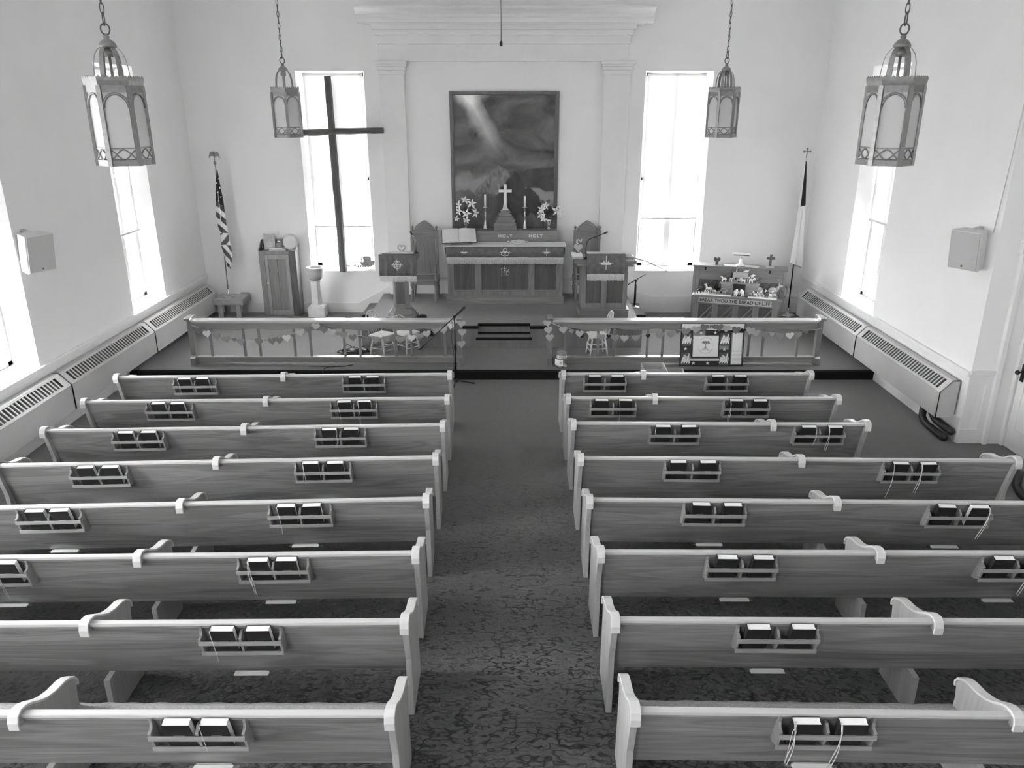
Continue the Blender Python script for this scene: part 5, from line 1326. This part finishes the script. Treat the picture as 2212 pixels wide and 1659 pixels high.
t = thing('picture_card', 'arched picture plaque standing at the left on the cupboard', 'picture', (-4.78, 15.52, ctop)); t.rotation_euler = (R_(-8), 0, R_(-10))
b = MB(); b.prism([(-.12,.0),(.12,.0),(.12,.24),(.08,.285),(-.12,.31)], 'y', 0, .015); b.build('plaque', mat('picture_card_print', 165, .7, noise=.2, nscale=18), t)
b = MB(); b.prism([(-.07,.05),(.07,.05),(.07,.13),(0,.19),(-.07,.13)], 'y', -.003, -.001); b.build('picture', M_card, t)
t = thing('oil_lamp', 'small clear glass oil lamp on a stack of books on the cupboard', 'oil lamp', (-4.575, 15.50, ctop+.052))
b = MB(); b.lathe([(.065,0),(.07,.02),(.068,.06),(.05,.085),(.03,.095)], (0,0,0), 16); b.build('font', glass_mat('lamp_glass', .35, 210), t)
b = MB(); b.lathe([(.03,.095),(.036,.105),(.036,.125),(.028,.135)], (0,0,0), 14); b.build('burner', M_brass, t)
b = MB(); b.lathe([(.026,.135),(.036,.17),(.030,.22),(.024,.32),(.025,.32),(.032,.22),(.038,.17),(.028,.135)], (0,0,0), 14); b.build('chimney', M_glass, t)
for k, (w, lab, mm) in enumerate(((.16, 'lower pale book under the oil lamp on the cupboard', M_card), (.13, 'upper pale book under the oil lamp on the cupboard', M_paper2))):
    t = thing('book', lab, 'book', (-4.60-.015*k, 15.47, ctop+.0255*k), R_(5-8*k)); b = MB(); b.box(-w, w, -.065, .09, 0, .024); b.build('book_block', mm, t, bevel=.003)
t = thing('display_plate', 'round white plate propped on a stand on the cupboard right end', 'plate', (-4.345, 15.53, ctop)); t.rotation_euler = (0, 0, R_(6))
b = MB(); b.M = Matrix.Translation((0,-.02,.155)) @ Matrix.Rotation(R_(78), 4, 'X'); b.lathe([(.01,.0),(.09,.004),(.145,.018),(.15,.024),(.09,.012),(.01,.008)], (0,0,0), 28); b.build('plate', M_stone, t)
b = MB(); b.M = Matrix.Translation((0,-.02,.155)) @ Matrix.Rotation(R_(78), 4, 'X'); b.prism([(-.05,-.05),(.06,-.05),(.05,.03),(.0,.06),(-.03,.04)], 'z', .0125, .014); b.build('plate_picture', M_spk, t)
b = MB(); b.box(-.06, .06, -.06, .05, 0, .012); b.box(-.05, .05, .03, .04, .012, .12); b.build('stand', M_card, t)
t = thing('dark_bottle', 'slim dark bottle at the left end of the cupboard top', 'bottle', (-4.915, 15.56, ctop))
b = MB(); b.lathe([(.04,0),(.042,.02),(.036,.07),(.016,.12),(.014,.19),(.016,.2)], (0,0,0), 12); b.build('bottle', M_blackp, t)

t = thing('baptismal_font', 'pale stone baptismal font with bowl on column and box base', 'font', (-3.90, 15.42, .172))
b = MB(); b.box(-.165, .165, -.15, .17, 0, .20); b.prism([(-.165,.20),(.165,.20),(.13,.235),(-.13,.235)], 'y', -.12, .14); b.build('base', M_stone, t, bevel=.005)
b = MB(); octo(b, .098, .235, .70, .092, .42); octo(b, .105, .70, .73, .115, .42); b.build('column', M_stone, t)
b = MB(); b.lathe([(.07,.73),(.12,.75),(.155,.80),(.168,.87),(.165,.935),(.175,.945),(.178,.975),(.168,.985),(.148,.985),(.145,.94),(.12,.86),(.03,.83)], (0,0,0), 28); b.build('bowl', M_fontb, t)

t = thing('log_cross', 'tall dark log cross standing on the left front window sill', 'cross', (-3.375, 15.62, 1.032))
r = random.Random(6); b = MB(); pts = []; rr = []
for k in range(19):
    u = k/18; pts.append((-.035*u + r.uniform(-.006, .006), .0 + r.uniform(-.004, .004), 3.64*u)); rr.append(.076 - .012*u + r.uniform(-.005, .005))
b.tube(pts, rr, 9, smooth=False); b.build('upright', M_log, t)
b = MB(); pts = []; rr = []
for k in range(13):
    u = k/12; pts.append((-.97 + 1.93*u, -.075 + r.uniform(-.004, .004), 2.64 + .055*u + r.uniform(-.008, .008))); rr.append(.056 + r.uniform(-.004, .005))
b.tube(pts, rr, 8, smooth=False); b.build('crossbeam', M_logx, t)
b = MB(); b.tube([(-.10,-.03,2.63),(.06,-.14,2.70)], .012, 6); b.tube([(.04,-.03,2.62),(-.08,-.14,2.70)], .012, 6); b.build('lashing', M_logx, t)
t = thing('ark_ornament', 'dark toy ark ornament on the left front window sill', 'ornament', (-2.945, 15.86, 1.082))
M_ark = mat('ark_resin', 122, .6, noise=.2, nscale=30)
b = MB(); b.prism([(-.13,.11),(-.10,.04),(-.04,.0),(.08,.0),(.15,.06),(.17,.14),(.10,.12),(-.08,.10)], 'y', -.05, .05); b.build('hull', M_ark, t, bevel=.008)
b = MB(); b.box(-.06, .09, -.035, .035, .10, .165); b.prism([(-.08,.165),(.11,.165),(.08,.215),(-.05,.22)], 'y', -.045, .045); b.build('cabin', M_ark, t, bevel=.004)
b = MB(); b.tube([(-.10,0,.09),(-.10,0,.18),(-.11,0,.21)], .012, 6); b.tube([(-.10,0,.13),(-.15,0,.15)], .008, 6)
for k in range(5): b.ball((-.16+.05*k, -.07, .02), (.025,.02,.025), 0, 7)
b.build('figures', M_ark, t)
b = MB(); b.ball((-.245,.0,.022), (.03,.02,.022), 0, 8); b.ball((-.22,0,.045), .012, 0, 7); o = b.build('animal_figure', M_ark, t)

# ------------------------------------------------------------------ upright piano with the toy ark
PX, PY, PA = 3.51, 15.10, R_(-18)
t = thing('upright_piano', 'oak upright piano with lettered board and dark lower panels, right corner', 'piano', (PX, PY, .172), PA)
zz = .172
b = MB(); b.box(-.02, 1.73, -.005, .33, 1.298-.2, 1.298-.172+.0); b.build('lid', M_dwood, t, bevel=.005) if False else b.bm.free()
b = MB(); b.box(-.015, 1.725, -.02, .34, 1.070, 1.098); b.build('lid', M_dwood, t, bevel=.006)
b = MB(); b.box(0, .05, .0, .32, 0, 1.07); b.box(1.66, 1.71, 0, .32, 0, 1.07); b.box(.05, 1.66, .29, .32, 0, 1.07); b.box(.05, 1.66, .012, .06, .83, 1.07); b.box(.05, 1.66, .022, .06, .55, .83)
b.box(0.03, .14, -.27, .02, 0, .535) if False else None
b.box(.05, .12, .0, .03, 0, .83); b.box(1.59, 1.66, .0, .03, 0, .83)
b.build('case', M_dwoodz, t, bevel=.004)
b = MB(); b.box(.12, 1.59, .0, .012, .83, 1.0); b.box(.05, 1.66, -.006, .012, 1.0, 1.07); b.build('upper_rail', M_dwood, t, bevel=.003)
for x0, x1 in ((.12, .50), (.55, 1.12), (1.17, 1.59)):
    b = MB(); b.box(x0, x1, .012, .021, .58, .83); p = b.build('upper_panel', M_dpanel, t)
    b = MB()
    for k in range(3):
        x = x0+.06+.12*k; b.add([(x,.006,.60),(x+.014,.006,.60),(x+.194,.006,.82),(x+.18,.006,.82),(x,.0119,.60),(x+.014,.0119,.60),(x+.194,.0119,.82),(x+.18,.0119,.82)], [(0,1,2,3),(0,4,5,1),(2,6,7,3),(1,5,6,2),(0,3,7,4)]) if x+.194 < x1 else None
    b.build('diagonal_slats', M_dwood, p) if len(b.bm.verts) else b.bm.free()
b = MB(); b.box(.03, 1.68, -.28, .02, .535, .575); b.box(.03, .10, -.28, .0, .575, .61) if False else None; b.build('key_shelf', M_dwood, t, bevel=.006)
b = MB(); b.box(.05, 1.66, -.24, -.215, .40, .535)
for x in (.06, .42, .80, 1.17, 1.52): b.box(x, x+.11, -.238, -.21, 0, .42)
b.box(.05, 1.66, -.238, -.21, 0, .10); b.build('lower_frame', M_dwoodz, t, bevel=.003)
for x0, x1 in ((.17, .42), (.53, .80), (.91, 1.17), (1.28, 1.52)):
    b = MB(); b.box(x0, x1, -.222, -.212, .10, .42); p = b.build('lower_panel', M_dpanel, t)
    b = MB()
    for k in range(2):
        x = x0+.02+.11*k; e = min(x+.24, x1-.0) ; z1 = .12 + (e-x)*1.15
        b.add([(x,-.232,.11),(x+.022,-.232,.11),(e,-.232,z1-.02),(e-.012,-.232,z1),(x,-.222,.11),(x+.022,-.222,.11),(e,-.222,z1-.02),(e-.012,-.222,z1)], [(0,1,2,3),(0,4,5,1),(2,6,7,3),(1,5,6,2),(0,3,7,4)])
    b.build('diagonal_slats', M_dwood, p)
b = MB(); b.box(.05, 1.66, -.20, .02, .0, .06); b.build('plinth', M_dwood, t)
for x in (.23, 1.41):
    b = MB(); b.box(x-.015, x+.015, -.014, -.007, 1.01, 1.07); b.build('hinge', M_blackm, t)
for x in (.13, 1.58):
    b = MB(); b.ball((x, -.002, .90), .011, 0, 8); b.build('knob', M_brass, t)
b = MB(); b.tube([(1.715,.10,.78),(1.76,.05,.74),(1.77,.0,.68),(1.75,-.03,.62),(1.715,-.05,.585)], .022, 7); b.build('side_scroll', M_dwoodz, t)
PM = Matrix.Translation((PX, PY, 0)) @ Matrix.Rotation(PA, 4, 'Z')
def pp(x, y, z): return tuple(PM @ Vector((x, y, z)))
t = thing('lettered_board', 'pale board lettered BREAK THOU THE BREAD OF LIFE under the piano key shelf', 'sign', pp(.83, -.262, .655), PA)
b = MB(); b.box(-.67, .67, -.008, .010, -.052, .052); b.build('board', M_card, t, bevel=.002)
text_mesh('lettering', 'BREAK THOU THE BREAD OF LIFE', .088, M_blackp, t, (0, -.010, .0), (R_(90), 0, 0), .003, .80, 'CENTER', .0016, 1.05)
# fit the lettering to the board
lt = [c for c in COL.objects if c.parent == t and c.name.startswith('lettering')][0]
xs = [v.co.x for v in lt.data.vertices]; lt.scale = (1.29/(max(xs)-min(xs)), 1, 1)

# toy ark, its animals and the things on the lid
M_toyw = wood('toy_wood', 140, 178, 'x', contrast=.5, coat=0)
t = thing('toy_ark', 'wooden toy ark with open dark doorway on the piano key shelf', 'toy ark', pp(.90, -.12, .748), PA)
b = MB(); b.add([(-.31,-.05,0),(.30,-.05,0),(.30,.10,0),(-.31,.10,0),(-.36,-.08,.26),(.35,-.08,.26),(.35,.12,.26),(-.36,.12,.26)], [(0,3,2,1),(4,5,6,7),(0,1,5,4),(1,2,6,5),(2,3,7,6),(3,0,4,7)])
b.box(-.365, .355, -.085, -.07, .24, .265)
h = b.build('hull', M_toyw, t, bevel=.004)
b = MB()
for k in range(7): b.box(-.30-.008*k, -.15, -.064-.0045*k, -.054-.0045*k, .03+.03*k, .034+.03*k); b.box(.12, .29+.008*k, -.064-.0045*k, -.054-.0045*k, .03+.03*k, .034+.03*k)
b.build('plank_lines', M_dwood, h)
b = MB(); b.box(-.125, .10, -.092, -.082, .01, .245); dw = b.build('doorway', M_blackp, t)  # black plate on the solid hull stands in for shade inside the doorway
b = MB(); b.add([(-.12,-.082,.02),(.10,-.082,.02),(.11,-.19,.003),(-.14,-.19,.003),(-.12,-.082,.032),(.10,-.082,.032),(.11,-.19,.012),(-.14,-.19,.012)], [(0,3,2,1),(4,5,6,7),(0,1,5,4),(1,2,6,5),(2,3,7,6),(3,0,4,7)]); b.build('ramp', M_rwood, t)
b = MB(); b.box(-.13, .10, -.03, .06, .26, .365); cb = b.build('cabin', M_toyw, t)
b = MB(); b.box(-.11, -.075, -.034, -.0305, .30, .34); b.box(-.05, .005, -.034, -.0305, .265, .34); b.box(.03, .065, -.034, -.0305, .30, .34); b.build('openings', M_blackp, cb)  # black plates stand in for shade inside the cabin openings
b = MB(); b.prism([(-.06,.365),(.09,.365),(.05,.44),(.02,.45)], 'x', -.155, .13); b.build('roof', M_toyw, t, bevel=.003)
def animal(lab, loc, s, m, m2=None, head=1, neck=.3, rz=0.0, tall=1.0, tag_='toy animal'):
    t = thing('toy_animal', lab, tag_, loc, PA + rz, 'toy animals around the ark')
    b = MB(); L = .06*s
    b.ball((0,0,.055*s*tall), (L*.62,.022*s,.024*s)); 
    for x in (-.45, .42):
        for y in (-.5, .5): b.tube([(x*L, y*.022*s, .05*s*tall), (x*L*1.05, y*.024*s, 0)], [.010*s,.007*s], 6)
    hx = head*L*(.62+.25*(1-neck)); hz = .055*s*tall + .02*s + neck*.06*s
    b.tube([(head*L*.45,0,.06*s*tall), (hx,0,hz)], [.016*s,.011*s], 6)
    b.ball((hx+head*.010*s,0,hz), (.020*s,.012*s,.013*s), 0, 8)
    for y in (-1, 1): b.ball((hx-head*.004*s, y*.010*s, hz+.014*s), (.004*s,.004*s,.010*s), 0, 6)
    b.tube([(-head*L*.55,0,.06*s*tall), (-head*L*.72,0,.035*s*tall)], .004*s, 5)
    b.build('body', m, t)
    if m2:
        c = MB()
        for k in range(4): c.ball((-L*.45+L*.3*k, -.012*s, .058*s*tall+.006*s*(-1)**k), (.008*s,.013*s,.017*s), 0, 6)
        c.build('markings', m2, t)
MG = {'w': M_page, 'g': M_card, 'd': HG['r'], 'k': M_blackp, 'm': HG['m']}
zs = .787
t = thing('display_strip', 'white card strip under the toy animals, left of the ark', 'shelf liner', pp(.43, -.19, .748), PA); b = MB(); b.box(-.32, .33, -.07, .17, 0, .026); b.build('strip', M_page, t)
t = thing('display_strip', 'white card strip under the toy animals, right of the ark', 'shelf liner', pp(1.33, -.19, .748), PA); b = MB(); b.box(-.27, .25, -.07, .17, 0, .026); b.build('strip', M_page, t)
zs = .775
specL = [('black toy animal at the far left of the left strip', .16, -.22, 1.0, 'k', None, 1, .2), ('brown toy animal behind the black one at the left strip end', .19, -.10, 1.4, 'd', None, 1, .3), ('spotted toy cow with black patches on the left strip', .30, -.21, 1.15, 'w', 'k', 1, .25), ('dark toy bear with raised head at the back of the left strip', .36, -.07, 1.7, 'd', None, 1, .7), ('white toy goat behind the spotted cow', .33, -.14, 1.35, 'w', None, -1, .6), ('grey toy sheep in the middle of the left strip', .44, -.22, 1.0, 'g', None, -1, .2), ('black toy horse at the back of the left strip', .50, -.07, 1.8, 'k', None, 1, .7), ('small grey toy lamb right of the grey sheep', .52, -.22, .9, 'm', None, 1, .3), ('brown toy camel at the right of the left strip', .60, -.15, 1.4, 'd', None, -1, .4), ('large pale toy elephant beside the ark doorway', .69, -.12, 1.7, 'w', None, 1, .3), ('tan toy pig at the front of the left strip', .62, -.23, .9, 'g', None, 1, .2)]
specR = [('pale round toy sheep right of the ark doorway', 1.10, -.15, 1.4, 'w', None, 1, .3), ('small grey toy dog at the front left of the right strip', 1.10, -.23, .9, 'm', None, 1, .3), ('first black and white toy panda on the right strip', 1.24, -.21, 1.2, 'w', 'k', 1, .2), ('second black and white toy zebra on the right strip', 1.31, -.19, 1.25, 'w', 'k', 1, .3), ('brown toy cow in the middle of the right strip', 1.40, -.22, 1.15, 'd', None, -1, .2), ('tall pale toy giraffe at the back of the right strip', 1.25, -.06, 1.9, 'g', None, -1, .9), ('large pale toy elephant at the right end of the strip', 1.50, -.11, 2.2, 'g', None, 1, .3), ('small tan toy pony at the front right of the right strip', 1.53, -.23, 1.1, 'g', None, -1, .4), ('dark toy bull behind the tan pony', 1.58, -.17, 1.3, 'd', None, 1, .2), ('white toy swan in the front of the right strip', 1.19, -.235, .8, 'w', None, -1, .8), ('white toy goose beside the large pale elephant', 1.46, -.225, .9, 'w', None, 1, .9)]
for lab, x, y, s, m, m2, hd, nk in specL + specR: animal(lab, pp(x, y, zs), s, MG[m], MG[m2] if m2 else None, hd, nk)
za = .748 + .266
for lab, x, y, s, m, m2, hd, nk in (('grey toy crocodile at the left end of the ark deck', .60, -.16, 1.0, 'w', None, -1, .2), ('dark toy monkey at the left of the ark deck', .66, -.10, 1.5, 'd', None, 1, .6), ('black and white toy calf near the cabin on the ark deck', .72, -.17, .9, 'w', 'k', 1, .3), ('pale toy lamb before the ark cabin door', .87, -.18, .9, 'g', None, 1, .2), ('pale toy calf right of the ark cabin door', .95, -.18, .9, 'w', None, -1, .2), ('first black and white toy cow right of the cabin', 1.06, -.08, 1.3, 'w', 'k', 1, .4), ('second black and white toy cow at the ark deck right', 1.15, -.08, 1.2, 'w', 'k', -1, .4), ('white toy sheep at the front right of the ark deck', 1.09, -.17, 1.0, 'w', None, 1, .2), ('dark toy dog at the right end of the ark deck', 1.21, -.14, 1.0, 'd', None, 1, .5)):
    animal(lab, pp(x, y, za), s, MG[m], MG[m2] if m2 else None, hd, nk)
for lab, x, hd in (('left white toy elephant standing in the ark doorway', .838, 1), ('right white toy elephant standing in the ark doorway', .948, -1)):
    t = thing('toy_animal', lab, 'toy animal', pp(x, -.262, .774), PA, 'toy animals around the ark')
    b = MB(); b.ball((-hd*.008,0,.072), (.034,.025,.046)); b.ball((hd*.014,-.0,.105), (.024,.022,.028))
    for q in (-.024, .008): b.tube([(q*hd,0,.05),(q*hd,0,0)], .011, 6)
    b.tube([(hd*.03,0,.10),(hd*.038,0,.06),(hd*.034,0,.03)], [.012,.009,.006], 6); b.build('body', M_page, t)
t = thing('toy_dove', 'white toy dove perched on the ark roof', 'toy animal', pp(.99, -.09, 1.198), PA)
b = MB(); b.ball((0,0,.02), (.035,.014,.014)); b.ball((.035,0,.035), .011); b.prism([(-.02,.02),(.02,.02),(.04,.05),(.06,.07),(.03,.035)], 'y', -.004, .004); b.prism([(-.06,.02),(-.03,.012),(-.03,.025)], 'y', -.01, .01); b.build('body', M_page, t)
lz = 1.272
t = thing('heart_ornament', 'dark wooden heart ornament on the left of the piano lid', 'ornament', pp(.42, .12, lz), PA)
b = MB(); b.prism([(p[0], p[1]+.095) for p in heart_pts(.145)], 'y', -.008, .008); b.build('heart', HG['r'], t, bevel=.002); b = MB(); b.box(-.025, .025, -.02, .02, 0, .05); b.build('foot', HG['r'], t); b = MB(); b.tube([(0,0,.13),(.01,0,.16),(.025,0,.165),(.02,0,.18)], .004, 5); b.build('wire', M_twine, t)
t = thing('piano_lamp', 'white piano lamp with long flat shade on the piano lid', 'lamp', pp(.86, .16, lz), PA)
b = MB(); b.lathe([(.085,0),(.088,.014),(.05,.03),(.03,.05),(.028,.09),(.016,.13)], (0,0,0), 18); b.build('base', M_white, t)
b = MB(); b.tube([(0,0,.12),(-.005,0,.16),(0,.0,.20)], .010, 8); b.ball((0,0,.165), .018, 0, 8); b.build('stem', M_brass, t)
b = MB(); b.prism([(-.04,.19),(.04,.19),(.055,.205),(.045,.245),(-.045,.245),(-.055,.205)], 'x', -.16, .16); b.build('shade', M_white, t, bevel=.006)
b = MB(); b.box(-.14, .15, -.058, -.053, .20, .218); b.build('shade_slot', HG['r'], t)
b = MB(); b.tube([(0,-.08,.01),(-.02,-.16,.005),(-.05,-.19,-.02),(-.06,-.20,-.10),(-.065,-.195,-.17)], .0045, 5); b.build('flex', M_white, t)
t = thing('wooden_cross', 'small dark cross on pale block at the right of the piano lid', 'cross', pp(1.40, .12, lz), PA)
b = MB(); b.box(-.075, .075, -.04, .04, 0, .028); b.build('block', M_card, t, bevel=.003); b = MB(); b.box(-.022, .022, -.009, .009, .028, .25); b.box(-.075, .075, -.0095, .0095, .155, .20); b.build('cross', HG['r'], t)
for i, (x, y, w, a, lab) in enumerate(((.64, .10, .08, 20, 'loose sheet of music left of the piano lamp'), (.74, .07, .07, -8, 'loose sheet of music close to the lamp base'), (1.02, .12, .08, 10, 'loose sheet of music right of the piano lamp'), (1.14, .08, .06, -15, 'small booklet between the lamp and the cross'))):
    t = thing('music_sheet', lab, 'sheet music', pp(x, y, lz+.0006*i), PA+R_(a)); b = MB(); b.add([(-w,-.07,.0),(w,-.07,.0),(w,.07,.004),(-w,.07,.01),(-w,-.07,.004),(w,-.07,.004),(w,.07,.009),(-w,.07,.018)], [(0,3,2,1),(4,5,6,7),(0,1,5,4),(1,2,6,5),(2,3,7,6),(3,0,4,7)]); b.build('sheet', M_paper2, t)
